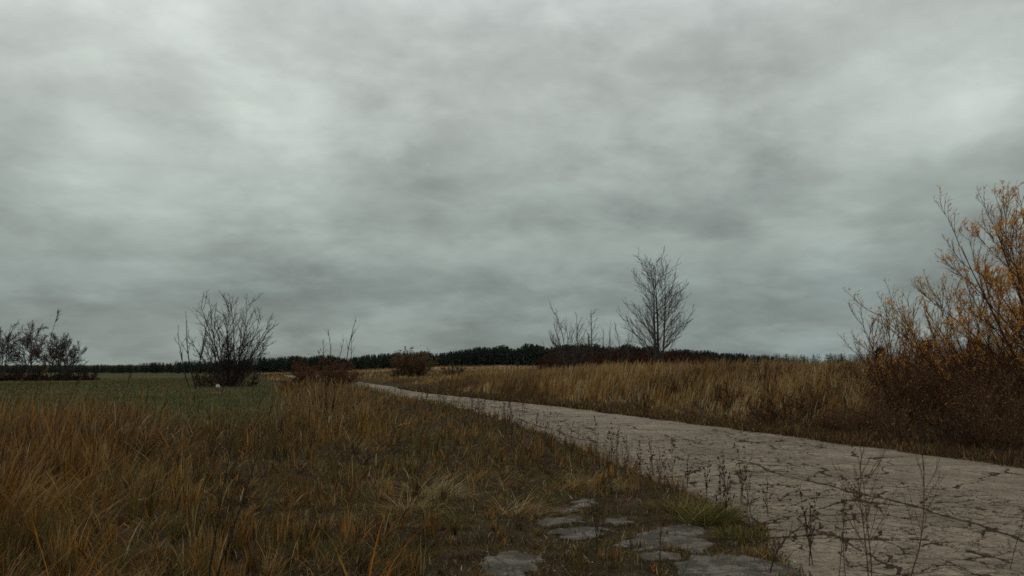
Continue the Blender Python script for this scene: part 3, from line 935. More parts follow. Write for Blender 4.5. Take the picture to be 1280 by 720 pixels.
# spreading shrub and slim sapling to the left of it
plant('bare_shrub', at(712, 82), 7,
      fanstems(13, 6.6, 0.07, 0.8, nseg=8, wob=0.05, trop=(-0.02, 0, 0.03), taper=0.2),
      [dict(per=8, t0=0.25, ang=0.6, ratio=(0.35, 0.55), tipshort=0.5, rr=0.55, grow=dict(nseg=6, wob=0.08, trop=(0, 0, 0.08), rmin=0.018)),
       dict(per=6, ang=0.6, ratio=(0.35, 0.55), rr=0.6, grow=dict(nseg=4, wob=0.1, trop=(0, 0, 0.06), rmin=0.012))],
      M_BARK, 'low spreading leafless shrub left of the slim spiky sapling', 'shrub')
plant('bare_sapling', at(741, 80), 8,
      lambda r: (np.array([[0, 0, -0.2]]), np.array([[0.0, 0, 1.]]), np.array([top_z(384, 80) - at(741, 80)[2]]), np.array([0.085]), dict(nseg=10, wob=0.02, taper=0.15)),
      [dict(per=26, t0=0.2, t1=0.93, ang=0.95, angv=0.15, ratio=(0.28, 0.4), tipshort=0.72, rr=0.42, grow=dict(nseg=5, wob=0.07, trop=(0, 0, 0.1), rmin=0.016)),
       dict(per=4, ang=0.6, ratio=(0.3, 0.5), rr=0.6, grow=dict(nseg=3, wob=0.1, rmin=0.011))],
      M_BARK, 'slim leafless sapling with one straight pointed leader above the red bushes', 'sapling')
plant('bare_sapling', at(759, 81), 9,
      fanstems(4, 5.8, 0.05, 0.2, nseg=8, wob=0.05, taper=0.2),
      [dict(per=10, t0=0.3, ang=0.5, ratio=(0.25, 0.4), tipshort=0.5, rr=0.5, grow=dict(nseg=5, wob=0.07, trop=(0, 0, 0.1), rmin=0.014))],
      M_BARK, 'short upright leafless sapling between the spiky sapling and the tall bare tree', 'sapling')

# left bare bush clump
Yb = 68
plant('bare_bush', at(288, Yb), 12,
      fanstems(30, (top_z(352, Yb) - at(288, Yb)[2]) * 1.04, 0.058, 0.68, lean=(0.05, 0), off=0.6, short=0.48, nseg=10, wob=0.045, trop=(0, 0, 0.008), taper=0.15),
      [dict(per=11, t0=0.12, ang=0.65, angv=0.25, ratio=(0.3, 0.5), tipshort=0.5, rr=0.5, grow=dict(nseg=6, wob=0.09, trop=(0.01, 0, 0.07), rmin=0.022)),
       dict(per=6, ang=0.65, ratio=(0.35, 0.5), rr=0.6, grow=dict(nseg=4, wob=0.1, trop=(0, 0, 0.05), rmin=0.015))],
      M_BARKD, 'big many-stemmed leafless bush standing in the green meadow', 'bush')
plant('bare_shrub', at(243, 60), 13,
      lambda r: (np.array([[0.2, 0, -0.1], [0.1, 0.1, -.1], [-0.2, 0, -0.1], [0.4, 0, -.1]]), np.array([[-0.42, 0, 1.], [0.1, 0, 1], [-0.7, 0.1, 1], [0.35, 0, 1]]), np.array([4.9, 5.6, 4.2, 4.0]), np.array([0.06, 0.06, 0.05, 0.05]), dict(nseg=8, wob=0.07, trop=(0, 0, 0.03), taper=0.25)),
      [dict(per=6, t0=0.35, ang=0.6, ratio=(0.22, 0.42), tipshort=0.5, rr=0.6, grow=dict(nseg=5, wob=0.1, trop=(0, 0, 0.06), rmin=0.02)),
       dict(per=2, ang=0.6, ratio=(0.3, 0.5), rr=0.6, grow=dict(nseg=3, wob=0.1, rmin=0.015))],
      M_BARKD, 'sparse leafless shrub with few crooked stems, left of the big meadow bush', 'shrub')


def densebush(name, loc, seed, n, L, R, spread, bark, label, cat='bush', group=None, leafn=0, lc=None, per=(8, 6), off=0.8, rmin=0.012, lsize=0.12, lean=(0, 0)):
    return plant(name, loc, seed, fanstems(n, L, R, spread, lean=lean, off=off, nseg=6, wob=0.09, trop=(0, 0, 0.02), taper=0.25),
                 [dict(per=per[0], t0=0.1, ang=0.6, angv=0.25, ratio=(0.3, 0.5), tipshort=0.45, rr=0.6, grow=dict(nseg=4, wob=0.12, trop=(0, 0, 0.05), rmin=rmin)),
                  dict(per=per[1], ang=0.65, ratio=(0.35, 0.6), rr=0.65, grow=dict(nseg=3, wob=0.14, trop=(0, 0, 0.03), rmin=rmin * 0.8))],
                 bark, label, cat, group, leaf=(dict(n=leafn, size=lsize, wid=0.5, droop=0.2, wind=0.2, spread=0.06, cols=lc or ((0.12, 0.05, 0.025),), wts=[1] * len(lc or (1,))) if leafn else None), trunk_name='stems', crown_name='twigs')


RB = ((0.13, 0.055, 0.03), (0.08, 0.04, 0.025), (0.16, 0.08, 0.03))
densebush('bramble', at(282, 66.5), 21, 34, 1.8, 0.03, 1.15, M_BARKD, 'dark bramble mound round the foot of the big meadow bush', 'bramble', leafn=1500, lc=((0.035, 0.025, 0.018), (0.06, 0.035, 0.02)), off=2.2, rmin=0.02)
densebush('brown_bush', at(403, 58), 22, 60, 2.6, 0.03, 1.2, M_BARKR, 'wide low reddish-brown bush at the near left of the road bend', leafn=5200, lc=RB, off=1.2, rmin=0.016)
plant('bare_sapling', at(425, 60), 23,
      lambda r: (np.array([[0.15, 0, -0.1], [-0.4, 0.1, -.1], [-1.3, 0, -0.1], [0.5, 0, -.1], [-0.1, 0, -0.1]]), np.array([[0.16, 0, 1.], [-0.04, 0, 1], [-0.05, 0.1, 1], [0.3, 0, 1], [0.0, 0.1, 1]]), np.array([5.0, 4.3, 3.5, 4.0, 3.6]), np.array([0.045, 0.04, 0.035, 0.035, 0.03]), dict(nseg=9, wob=0.06, trop=(0, 0, 0.03), taper=0.35)),
      [dict(per=5, t0=0.5, ang=0.5, ratio=(0.18, 0.32), tipshort=0.5, rr=0.65, grow=dict(nseg=4, wob=0.1, trop=(0, 0, 0.08), rmin=0.016))],
      M_BARKD, 'thin leafless saplings sprouting above the wide low brown bush', 'sapling')
densebush('round_bush', at(515, 96), 24, 52, 3.5, 0.03, 0.75, M_BARKR, 'rounded olive-brown bush standing alone beyond the road bend', leafn=5200, lc=((0.16, 0.12, 0.045), (0.18, 0.12, 0.055), (0.11, 0.07, 0.04)), off=1.1, rmin=0.02, lsize=0.16)
densebush('thin_bush', at(568, 100), 25, 16, 1.9, 0.02, 0.8, M_BARKD, 'small thin dark bush right of the rounded olive-brown bush', leafn=500, lc=RB, off=0.8, rmin=0.018)
densebush('thin_bush', at(496, 98), 26, 14, 1.2, 0.02, 0.9, M_BARKD, 'tiny dark bush touching the left side of the rounded bush', leafn=400, lc=RB, off=0.4, rmin=0.018)

# far left trees
for (px, Y, pytop, sd, n, spr, lab, lf) in [
        (38, 150, 416, 31, 3, 0.26, 'leafless tree with pinkish twigs and a clear dark trunk at far left', 500),
        (62, 155, 426, 32, 3, 0.30, 'short reddish tree between the two taller ones at far left', 1800),
        (84, 152, 421, 33, 4, 0.42, 'round-crowned leafless tree ending the far left row on its right', 0),
        (4, 148, 422, 34, 3, 0.3, 'reddish leafless tree cut by the left border of the picture', 900),
        (-30, 152, 420, 35, 5, 0.4, None, 600)]:
    b0 = at(px, Y); hh = (top_z(pytop, Y) - b0[2]) * 1.15
    if lab is None:
        continue
    plant('field_tree', b0, sd, fanstems(n, hh, 0.13, spr, off=0.25, short=0.12, nseg=8, wob=0.05, trop=(0, 0, 0.02), taper=0.15),
          [dict(per=16, t0=0.25, ang=0.85, ratio=(0.46, 0.6), tipshort=0.42, rr=0.42, grow=dict(nseg=6, wob=0.07, trop=(0, 0, 0.03), rmin=0.05)),
           dict(per=11, ang=0.6, ratio=(0.4, 0.6), rr=0.6, grow=dict(nseg=4, wob=0.1, trop=(0, 0, 0.05), rmin=0.032)),
           dict(per=5, ang=0.6, ratio=(0.35, 0.6), rr=0.6, grow=dict(nseg=3, wob=0.1, rmin=0.024))],
          M_BARK if lf < 1000 else M_BARKR, lab, 'tree', 'row of trees at the far left of the meadow',
          leaf=dict(n=lf // 2, size=0.17, wid=0.5, cols=((0.13, 0.06, 0.05), (0.15, 0.085, 0.06)), wts=(1, 1), spread=0.1) if lf else None)
densebush('hedge_bush', at(52, 150), 36, 44, 1.7, 0.04, 1.3, M_BARKD, 'low dark undergrowth beneath the far left trees', leafn=3000, lc=((0.05, 0.033, 0.026), (0.07, 0.045, 0.032)), off=7, rmin=0.04, lsize=0.3)
densebush('hedge_bush', at(96, 149), 37, 26, 2.0, 0.04, 1.3, M_BARKD, 'low dark bush at the right end of the far left row of trees', leafn=1800, lc=((0.05, 0.033, 0.026), (0.07, 0.045, 0.032)), off=3, rmin=0.04, lsize=0.3)
densebush('hedge_bush', at(10, 151), 38, 50, 1.8, 0.04, 1.3, M_BARKD, 'low dark bush by the left border under the reddish tree', leafn=2500, lc=((0.03, 0.02, 0.018), (0.06, 0.03, 0.025)), off=6, rmin=0.04, lsize=0.3)


# ------------------------------------------------------------------ masses of shrubs
def mass(name, spots, seed, L, R, spread, bark_col, leafcols, leafn, label, cat, nst=9, per=(6, 4), rmin=0.012, lsize=0.07, wind=0.15, levels3=0, wid=0.45):
    r = np.random.default_rng(seed)
    T = []; LV = []
    for (x, y, s) in spots:
        st = fanstems(nst, L * s, R, spread, off=0.3 * s, nseg=6, wob=0.1, trop=(0, 0, 0.02), taper=0.25)(r)
        base = np.array([x, y, float(H(x, y))])
        p, ra = grow(st[0] + base, st[1], st[2], st[3], 6, r, 0.1, (0.01, 0, 0.02), 0.25)
        s1 = spawn(p, ra, st[2], per[0], r, 0.1, 0.98, 0.6, 0.25, (0.3, 0.55), 0.45, 0.6)
        p1, r1 = grow(s1[0], s1[1], s1[2], np.maximum(s1[3], rmin), 4, r, 0.12, (0, 0, 0.05), 0.4)
        s2 = spawn(p1, r1, s1[2], per[1], r, 0.15, 0.98, 0.65, 0.25, (0.4, 0.7), 0.4, 0.7)
        p2, r2 = grow(s2[0], s2[1], s2[2], np.maximum(s2[3], rmin * 0.8), 3, r, 0.14, (0, 0, 0.03), 0.5)
        T += [tubes(p, ra, 4), tubes(p1, r1, 3), tubes(p2, r2, 3)]
        if leafn:
            LV.append(leaves(p2, int(leafn * s), r, lsize, wid, 0.3, wind, leafcols, [1] * len(leafcols), 0.1, 0.05))
    v, q = join(T)
    bc = np.array(bark_col)[None] * (0.7 + 0.6 * vnoise(v[:, 0] * 0.8, v[:, 1] * 0.8, 4))[:, None]
    parts = [(v, q, bc)]
    if LV:
        parts.append(merge(LV))
    V, Q, Cc = merge(parts)
    tag(build(name, V, Q, M_LEAF if leafn else M_NEEDLE, col=Cc), label, cat, kind='stuff')


# red-brown shrub band behind the bank grass (left of and under the tall tree)
sp = []
for i in range(120):
    px = rng.uniform(682, 905); Y = rng.uniform(84, 112)
    x = (px - 640) / F * Y
    sp.append((x, Y, rng.uniform(0.75, 1.1) * (1.0 - 0.35 * max(0, (px - 800) / 100))))
mass('shrub_thicket', sp, 51, 2.9, 0.022, 0.85, (0.075, 0.035, 0.024), ((0.15, 0.05, 0.026), (0.10, 0.042, 0.025), (0.05, 0.028, 0.02)), 170,
     'dense red-brown shrubs behind the bank grass beneath the tall bare tree', 'thicket', rmin=0.022, lsize=0.2)
# low far shrubs along the right crest
sp = []
for i in range(46):
    px = rng.uniform(905, 1130); Y = rng.uniform(70, 95)
    sp.append(((px - 640) / F * Y, Y, rng.uniform(0.35, 0.6)))
mass('crest_scrub', sp, 52, 2.4, 0.02, 0.9, (0.07, 0.04, 0.028), ((0.10, 0.05, 0.03), (0.07, 0.045, 0.03)), 60, 'low brown scrub along the crest at right', 'scrub', rmin=0.02, lsize=0.16)
sp = []
for i in range(34):
    px = rng.uniform(800, 1090); Y = rng.uniform(22, 48)
    x = (px - 640) / F * Y
    if x - float(xr(Y)) > 1.5:
        sp.append((x, Y, rng.uniform(0.6, 1.15)))
mass('bank_scrub', sp, 54, 1.15, 0.010, 0.75, (0.10, 0.052, 0.03), ((0.24, 0.10, 0.04), (0.12, 0.06, 0.03), (0.07, 0.042, 0.025)), 90, 'scattered low rusty scrub standing in the bank grass', 'scrub', nst=8, per=(6, 4), rmin=0.008, lsize=0.07)
# thicket under the willows
sp = []
while len(sp) < 150:
    x = rng.uniform(5.2, 24); Y = rng.uniform(14.5, 36)
    d = x - float(xr(Y))
    px = 640 + x / Y * F
    if d < 0.9 or px < 930 or px > 1560:
        continue
    if px < 1080 and rng.random() < 0.55:
        continue
    s = 0.55 + 0.5 * min(d / 3.5, 1)
    s *= 0.42 + 0.58 * float(sst(960, 1200, px))
    sp.append((x, Y, s * rng.uniform(0.8, 1.1)))
mass('undergrowth', sp, 53, 1.9, 0.012, 1.05, (0.20, 0.115, 0.066), ((0.36, 0.15, 0.052), (0.22, 0.115, 0.055), (0.12, 0.072, 0.04), (0.28, 0.19, 0.08)), 330,
     'dark red-brown tangled undergrowth beneath the orange willows', 'undergrowth', nst=12, per=(7, 5), rmin=0.0065, lsize=0.055)


# ------------------------------------------------------------------ willows at the right with wind-blown orange leaves
def willow(loc, seed, stems, lv, leafn, label, lmask=None):
    return plant('willow', loc, seed, stems, lv, M_BARKR, label, 'willow', 'orange-leaved willows at the road bend', trunk_name='stems', crown_name='branches',
                 leaf=dict(n=leafn, size=0.08, wid=0.19, droop=0.0, wind=0.45, spread=0.015, t0=0.3,
                           cols=((0.82, 0.40, 0.06), (0.72, 0.34, 0.09), (0.48, 0.23, 0.09), (0.70, 0.50, 0.24)), wts=(0.36, 0.28, 0.20, 0.16), keep=lmask))


lvw = [dict(per=9, t0=0.25, ang=0.38, angv=0.12, ratio=(0.3, 0.5), tipshort=0.45, rr=0.55, grow=dict(nseg=7, wob=0.05, trop=(0.01, 0, 0.05), rmin=0.008)),
       dict(per=8, t0=0.2, ang=0.4, angv=0.15, ratio=(0.3, 0.55), tipshort=0.35, rr=0.6, grow=dict(nseg=5, wob=0.06, trop=(0.03, 0, 0.05), rmin=0.005)),
       dict(per=4, t0=0.3, ang=0.4, angv=0.15, ratio=(0.35, 0.6), tipshort=0.3, rr=0.6, grow=dict(nseg=4, wob=0.06, trop=(0.05, 0, 0.03), rmin=0.0035))]


def main_willow(r):
    n = 26
    a = np.linspace(-0.86, 0.75, n) + r.normal(0, 0.05, n)
    d = np.stack([np.sin(a), r.normal(0, 0.25, n), np.cos(a)], -1)
    s = np.stack([r.normal(0, 0.35, n), r.normal(0, 0.35, n), np.full(n, -0.1)], -1)
    L = 5.3 * (1 - 0.28 * (np.abs(a) / 0.8) ** 1.5) * r.uniform(0.88, 1.02, n)
    return s, d, L, r.uniform(0.035, 0.055, n), dict(nseg=10, wob=0.035, trop=(0, 0, 0.012), taper=0.15)


bl = at(1345, 18.5)
willow(bl, 61, main_willow, lvw, 78000, 'largest orange-leaved willow, cut by the right border of the picture', lambda p: (0.08 + 0.92 * sst(1.4, 3.4, p[:, 2] + bl[2])) * (0.12 + 0.88 * sst(0.47, 0.62, fbm(p[:, 0] * 2.2 + p[:, 1], p[:, 2] * 2.2 + 20, 3, 66))))


def small_willow(n, L0, amin, amax):
    def f(r):
        a = np.linspace(amin, amax, n) + r.normal(0, 0.06, n)
        d = np.stack([np.sin(a), r.normal(0, 0.2, n), np.cos(a)], -1)
        s = np.stack([r.normal(0, 0.25, n), r.normal(0, 0.25, n), np.full(n, -0.1)], -1)
        return s, d, L0 * r.uniform(0.75, 1.05, n), r.uniform(0.018, 0.03, n), dict(nseg=8, wob=0.05, trop=(0, 0, 0.012), taper=0.2)
    return f


willow(at(1215, 20.5), 62, small_willow(16, 3.5, -0.7, 0.55), [dict(lvw[0], per=8), dict(lvw[1], per=6), dict(lvw[2], per=3)], 5500, 'middle willow with thinner orange leaves, left of the largest one')
willow(at(1125, 22.5), 63, small_willow(13, 3.0, -0.7, 0.5), [dict(lvw[0], per=8), dict(lvw[1], per=6), dict(lvw[2], per=2)], 1900, 'smallest nearly bare willow, leftmost of the orange willows')


# ------------------------------------------------------------------ far forest of conifers
def conifers(name, spots, seed, label, dark=1.0, kind='stuff', ptrunk=0.22, nq=80, wide=1.0):
    r = np.random.default_rng(seed)
    V = []; Q = []; Cc = []; n0 = 0
    for (x, y, h) in spots:
        z = float(H(x, y)) - 0.3
        w = h * r.uniform(0.11, 0.17) * wide
        tb = r.uniform(ptrunk * 0.7, ptrunk * 1.2)
        f = r.random(nq) ** 0.8
        zz = z + h * (tb + (1 - tb) * f)
        rr = w * np.minimum(1.0, (1 - f) ** 0.75 * 1.25 + 0.06) * r.uniform(0.35, 1.05, nq)
        az = r.uniform(0, 6.28, nq)
        c = np.stack([x + np.cos(az) * rr, y + np.sin(az) * rr, zz], -1)
        out = np.stack([np.cos(az), np.sin(az), r.uniform(-0.5, 0.25, nq)], -1)
        sd = np.stack([-np.sin(az), np.cos(az), r.normal(0, 0.25, nq)], -1)
        a = (h * 0.05 * r.uniform(0.7, 1.3, nq) * (1.1 - 0.75 * f))[:, None]
        upv = np.cross(out, sd)
        q = np.stack([c - sd * a, c - upv * a * 0.5 + out * a * 0.8, c + sd * a, c + upv * a * 0.7 - out * a * 0.3], 1).reshape(-1, 3)
        V.append(q); Q.append(np.arange(nq * 4).reshape(-1, 4) + n0); n0 += nq * 4
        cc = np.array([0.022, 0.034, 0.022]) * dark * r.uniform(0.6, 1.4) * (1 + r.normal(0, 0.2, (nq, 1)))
        Cc.append(np.repeat(np.clip(cc, 0.004, 1), 4, 0))
        # stem with pointed leader
        pr = np.array([[[x, y, z], [x, y, z + h * 0.5], [x, y, z + h * 1.02]]])
        tv, tq = tubes(pr, np.array([[0.022 * h * 0.6, 0.016 * h * 0.6, 0.05]]), 4)
        V.append(tv); Q.append(tq + n0); n0 += len(tv)
        Cc.append(np.tile(np.array([[0.05, 0.035, 0.028]]) * r.uniform(0.6, 1.5), (len(tv), 1)))
    o = build(name, np.concatenate(V), np.concatenate(Q), M_NEEDLE, col=np.concatenate(Cc), smooth=False)
    return tag(o, label, 'forest', kind=kind)


def edge_y(px):   # distance of the wood's near edge for each photo column
    return np.interp(px, [-200, 90, 250, 330, 420, 540, 640, 700, 800, 900], [640, 640, 640, 640, 620, 580, 540, 520, 540, 580])


sp = []
r = np.random.default_rng(81)
for i in range(4300):
    px = r.uniform(-420, 985) if i < 3000 else r.uniform(330, 930)
    Yf = float(edge_y(px)) + abs(r.normal(0, 1)) * 26 + r.uniform(0, 8)
    top = np.interp(px, [-150, 90, 160, 260, 330, 400, 470, 540, 600, 640, 700, 780, 860, 920, 985], [456, 456, 454.5, 450.5, 447, 446, 443.5, 440, 435.5, 433, 432, 433, 437, 441, 447])
    h = (455 - top) / F * Yf + EYE - float(H((px - 640) / F * Yf, Yf))
    h *= r.uniform(0.84, 1.05) * (0.88 + 0.20 * float(vnoise(np.array(px * 0.07), np.array(0.0), 3)))
    sp.append(((px - 640) / F * Yf, Yf, max(h, 5)))
conifers('forest', sp, 82, 'dark conifer forest along the horizon', wide=1.7)
# distant wood at the right
sp = []
for i in range(620):
    px = r.uniform(860, 1700); Yf = r.uniform(780, 900)
    h = (455 - r.uniform(443, 446.5) + 3.0 * float(vnoise(np.array(px * 0.03), np.array(0.0), 9))) / F * Yf + EYE
    sp.append(((px - 640) / F * Yf, Yf, h))
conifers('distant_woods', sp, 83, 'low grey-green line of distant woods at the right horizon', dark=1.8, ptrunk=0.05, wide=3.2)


# single pines peeking above the right thicket
def pine(px, Y, pytop, seed, label):
    b0 = at(px, Y); h = top_z(pytop, Y) - b0[2]
    r = np.random.default_rng(seed)
    root = empty('pine_tree', b0)
    p, ra = grow(np.array([[0, 0, -0.1]]), np.array([[0.02, 0, 1.]]), np.array([h]), np.array([0.16]), 8, r, 0.02, (0, 0, 0.02), 0.12)
    s1 = spawn(p, ra, np.array([h]), 46, r, 0.25, 0.98, 1.1, 0.15, (0.26, 0.38), 0.7, 0.35, up=0.15)
    p1, r1 = grow(s1[0], s1[1], s1[2], np.maximum(s1[3], 0.02), 4, r, 0.08, (0, 0, 0.06), 0.3)
    v, q = tubes(p, ra, 6); build('trunk', v, q, M_BARKR, root)
    v, q = tubes(p1, r1, 4); build('branches', v, q, M_BARKD, root)
    v, q, c = leaves(p1, 4200, r, 0.30, 0.35, 0.0, 0.0, ((0.03, 0.045, 0.022), (0.04, 0.055, 0.03), (0.02, 0.03, 0.018)), (1, 1, 1), 0.25, 0.10)
    build('crown', v, q, M_NEEDLE, root, col=c)
    tag(root, label, 'pine', 'young pines behind the right thicket')


pine(1157, 75, 428, 91, 'small dark pine showing between the leftmost and middle willows')
pine(1222, 70, 427, 92, 'dark pine seen through the bare stems of the largest willow')
pine(1100, 95, 437, 93, 'low dark pine on the crest behind the smallest willow')


# ------------------------------------------------------------------ foreground weeds, tufts, reeds
def blobs(cen, rad, r, stretch=1.4):
    """little six-cornered seed heads"""
    n = len(cen)
    o = np.array([[1, 0, 0], [0, 1, 0], [-1, 0, 0], [0, -1, 0], [0, 0, stretch], [0, 0, -stretch]], float)
    V = cen[:, None] + o[None] * rad[:, None, None] * r.uniform(0.8, 1.2, (n, 6, 1))
    tri = np.array([[0, 1, 4, 4], [1, 2, 4, 4], [2, 3, 4, 4], [3, 0, 4, 4], [1, 0, 5, 5], [2, 1, 5, 5], [3, 2, 5, 5], [0, 3, 5, 5]])
    q = np.array([[0, 1, 4], [1, 2, 4], [2, 3, 4], [3, 0, 4], [1, 0, 5], [2, 1, 5], [3, 2, 5], [0, 3, 5]])
    return V.reshape(-1, 3), (np.arange(n)[:, None, None] * 6 + q[None]).reshape(-1, 3)


def weed(loc, seed, stems, lv, label, cat='weed', group=None, heads=0, hs=0.008, bark=None, name='dry_weed', hsrc=-1, head_t0=0.6):
    root, L = plant(name, loc, seed, stems, lv, bark or M_STALK, label, cat, group, trunk_name='stem', crown_name='twigs', sides=(5, 4, 3, 3))
    if heads:
        r = np.random.default_rng(seed + 1)
        p = L[hsrc][0]; N, K, _ = p.shape
        pi = r.integers(0, N, heads); t = r.uniform(head_t0, 1, heads) * (K - 1); i = np.minimum(t.astype(int), K - 2); f = (t - i)[:, None]
        c = p[pi, i] * (1 - f) + p[pi, i + 1] * f
        v, q = blobs(c + r.normal(0, hs * 0.4, c.shape), hs * r.uniform(0.6, 1.3, heads), r)
        build('seed_sprays', v, q, M_SEED, root)
    return root


def wat(px, py):
    """weed foot: ground point under the photo pixel"""
    x, y = G(px, py)
    return (x, y, float(H(x, y)) - 0.0)


def hpx(px, py0, py1):
    """height that spans photo rows py0 (foot) to py1 (top)"""
    x, y = G(px, py0)
    return top_z(py1, y) - 0.0


tw = lambda per, ang, ra, rmin, trop=0.06, t0=0.25: dict(per=per, t0=t0, ang=ang, angv=0.12, ratio=ra, tipshort=0.45, rr=0.6, grow=dict(nseg=5, wob=0.06, trop=(0, 0, trop), rmin=rmin))


def st1(dirs, L, R, off=0.02, **g0):
    def f(r):
        n = len(dirs)
        s = np.column_stack([r.normal(0, off, n), r.normal(0, off, n), np.full(n, -0.03)])
        return s, np.array(dirs, float), np.array(L, float), np.full(n, R), dict(dict(nseg=8, wob=0.04, trop=(0, 0, 0.02), taper=0.3), **g0)
    return f


h = hpx(1093, 719, 560)
weed(wat(1093, 722), 101, st1([(0.02, 0, 1), (-0.05, 0.05, 1)], [h, h * 0.8], 0.0055), [tw(10, 0.6, (0.4, 0.6), 0.0028, 0.1, 0.15), tw(7, 0.4, (0.35, 0.5), 0.0018, 0.06)],
     'tallest bushy dry weed, with reddish forked twigs, on the cracked asphalt', bark=M_BARKR)
h = hpx(1140, 719, 565)
weed(wat(1138, 722), 102, st1([(0.30, 0, 1)], [h * 1.05], 0.0055, trop=(-0.01, 0, 0.01)), [tw(11, 0.55, (0.3, 0.5), 0.0026, 0.08, 0.2), tw(6, 0.4, (0.35, 0.5), 0.0017)],
     'bushy dry weed leaning right, right of the tallest one', bark=M_BARKR)
h = hpx(1014, 705, 605)
weed(wat(1014, 705), 103, st1([(0.0, 0, 1), (0.06, 0, 1), (-0.06, 0.03, 1), (0.12, 0, 1)], [h, h * 0.95, h * 0.7, h * 0.8], 0.0045), [tw(10, 0.35, (0.12, 0.25), 0.0024)],
     'upright cluster of dark seedy stalks left of the tallest bushy weed', heads=130, hs=0.006)
h = hpx(940, 690, 560)
weed(wat(946, 688), 104, st1([(-0.10, 0, 1)], [h], 0.004, wob=0.06), [tw(9, 0.6, (0.12, 0.25), 0.0022)], 'single thin crooked weed beside the right end of the largest slab', heads=30, hs=0.006)
h = hpx(965, 716, 646)
weed(wat(962, 718), 105, lambda r: (np.array([[0, 0, -0.03]]), np.array([[0.1, 0, 1.]]), np.array([h * 1.25]), np.array([0.007]), dict(nseg=8, wob=0.05, trop=(0.12, 0, -0.02), taper=0.4)),
     [tw(7, 0.6, (0.2, 0.35), 0.003, 0.04)], 'dark hooked stalk bending over to the right near the bottom edge', bark=M_BARKD)
h = hpx(826, 719, 540)
weed(wat(822, 722), 106, st1([(0.02, 0, 1), (0.07, 0, 1)], [h * 0.93, h * 0.8], 0.0045), [tw(8, 0.5, (0.12, 0.25), 0.0022)], 'pair of tall thin reddish stalks standing on the largest slab', heads=24, hs=0.006, bark=M_BARKR)
h = hpx(1060, 719, 610)
weed(wat(1056, 720), 107, st1([(-0.02, 0, 1), (0.10, 0, 1)], [h, h * 0.9], 0.0035), [tw(8, 0.4, (0.15, 0.3), 0.002)], 'thin pale forked stalks between the seedy cluster and the tallest weed', heads=26, hs=0.006)
h = hpx(1255, 719, 640)
weed(wat(1252, 716), 108, st1([(0.12, 0, 1)], [h * 1.1], 0.0035), [tw(5, 0.4, (0.15, 0.3), 0.002)], 'short lone stalk near the bottom right corner')
h = hpx(262, 690, 520)
weed((-2.15, 6.1, 0.0), 109, st1([(0.04, 0, 1), (0.34, 0, 1)], [1.25, 1.5], 0.0075, wob=0.05), [tw(7, 0.5, (0.15, 0.3), 0.0035)], 'dark forked dead stem rising from the orange grass at left', bark=M_BARKD)
weed((at(412, 21)[0], 21, float(H(at(412, 21)[0], 21))), 110, st1([(0.0, 0, 1), (0.10, 0, 1)], [1.6, 1.3], 0.013, wob=0.06), [tw(7, 0.45, (0.2, 0.35), 0.008)], 'dark bare stem standing above the tall grass below the brown bush', bark=M_BARKD)
h = hpx(745, 700, 600)
weed(wat(748, 690), 111, st1([(-0.05, 0, 1), (0.08, 0, 1), (0.2, 0.1, 1)], [h * 0.9, h * 0.7, h * 0.5], 0.004), [tw(8, 0.55, (0.2, 0.35), 0.0025), tw(2, 0.5, (0.4, 0.6), 0.002)], 'tangled dark dead weed between the small slabs and the largest slab', heads=40, hs=0.007, bark=M_BARKD)

# generic seed-headed weeds: three shapes, copied along the road's edge
protos = []
for k, (dirs, L, per, hd) in enumerate([([(0.03, 0, 1)], [0.72], 9, 34), ([(0.0, 0, 1), (0.12, 0.05, 1)], [0.6, 0.5], 7, 42), ([(-0.08, 0, 1)], [0.85], 6, 22)]):
    protos.append(weed((0, 0, 0), 120 + k, st1(dirs, L, 0.0045), [tw(per, 0.5, (0.15, 0.32), 0.0028)], 'thin dry weed with dark seed heads at the near edge of the road', 'weed', 'seed-headed weeds along the near road edge', heads=hd, hs=0.009))
spots = []
r = np.random.default_rng(131)
while len(spots) < 96:
    y = 9.0 * (44 / 9.0) ** r.random()
    x = float(xl(y)) + r.normal(-0.35, 0.45)
    if y < 10 and x < 2.0:
        continue
    spots.append((x, y, r.uniform(0.55, 1.05)))
for i, (x, y, s) in enumerate(spots):
    o = protos[i] if i < 3 else copy_tree(protos[i % 3])
    s *= 0.85 + 0.012 * y
    o.location = (x, y, float(H(x, y)) - 0.01); o.scale = (s, s, s)
    o.rotation_euler = (0, 0, float(r.uniform(0, 6.28)))
    o['label'] = ['single-stemmed dry weed with dense seed heads', 'forked two-stemmed dry weed', 'tall wispy dry weed'][i % 3] + (' at the near bend-side end of the road edge' if False else (' where the near road edge comes closest' if y < 18 else ' on the far stretch of the near road edge'))

# twiggy stems on the bank
for (px, Y, L, sd, lab) in [(955, 33, 1.7, 141, 'cluster of dark bare stems rising out of the bank grass'), (1172, 17.2, 1.2, 142, 'pale bare twig standing in front of the dark undergrowth'), (905, 30, 1.3, 143, 'short dark stems in the bank grass left of the taller stem cluster')]:
    plant('twiggy_shrub', at(px, Y), sd, fanstems(9, L, 0.012, 0.45, off=0.3, nseg=7, wob=0.06, taper=0.3),
          [dict(per=5, t0=0.4, ang=0.45, ratio=(0.2, 0.4), rr=0.6, grow=dict(nseg=4, wob=0.08, trop=(0, 0, 0.06), rmin=0.006))], M_BARKD, lab, 'shrub', trunk_name='stems', crown_name='twigs',
          leaf=dict(n=60, size=0.07, wid=0.4, cols=((0.14, 0.06, 0.03), (0.05, 0.03, 0.02)), wts=(1, 1), spread=0.02))


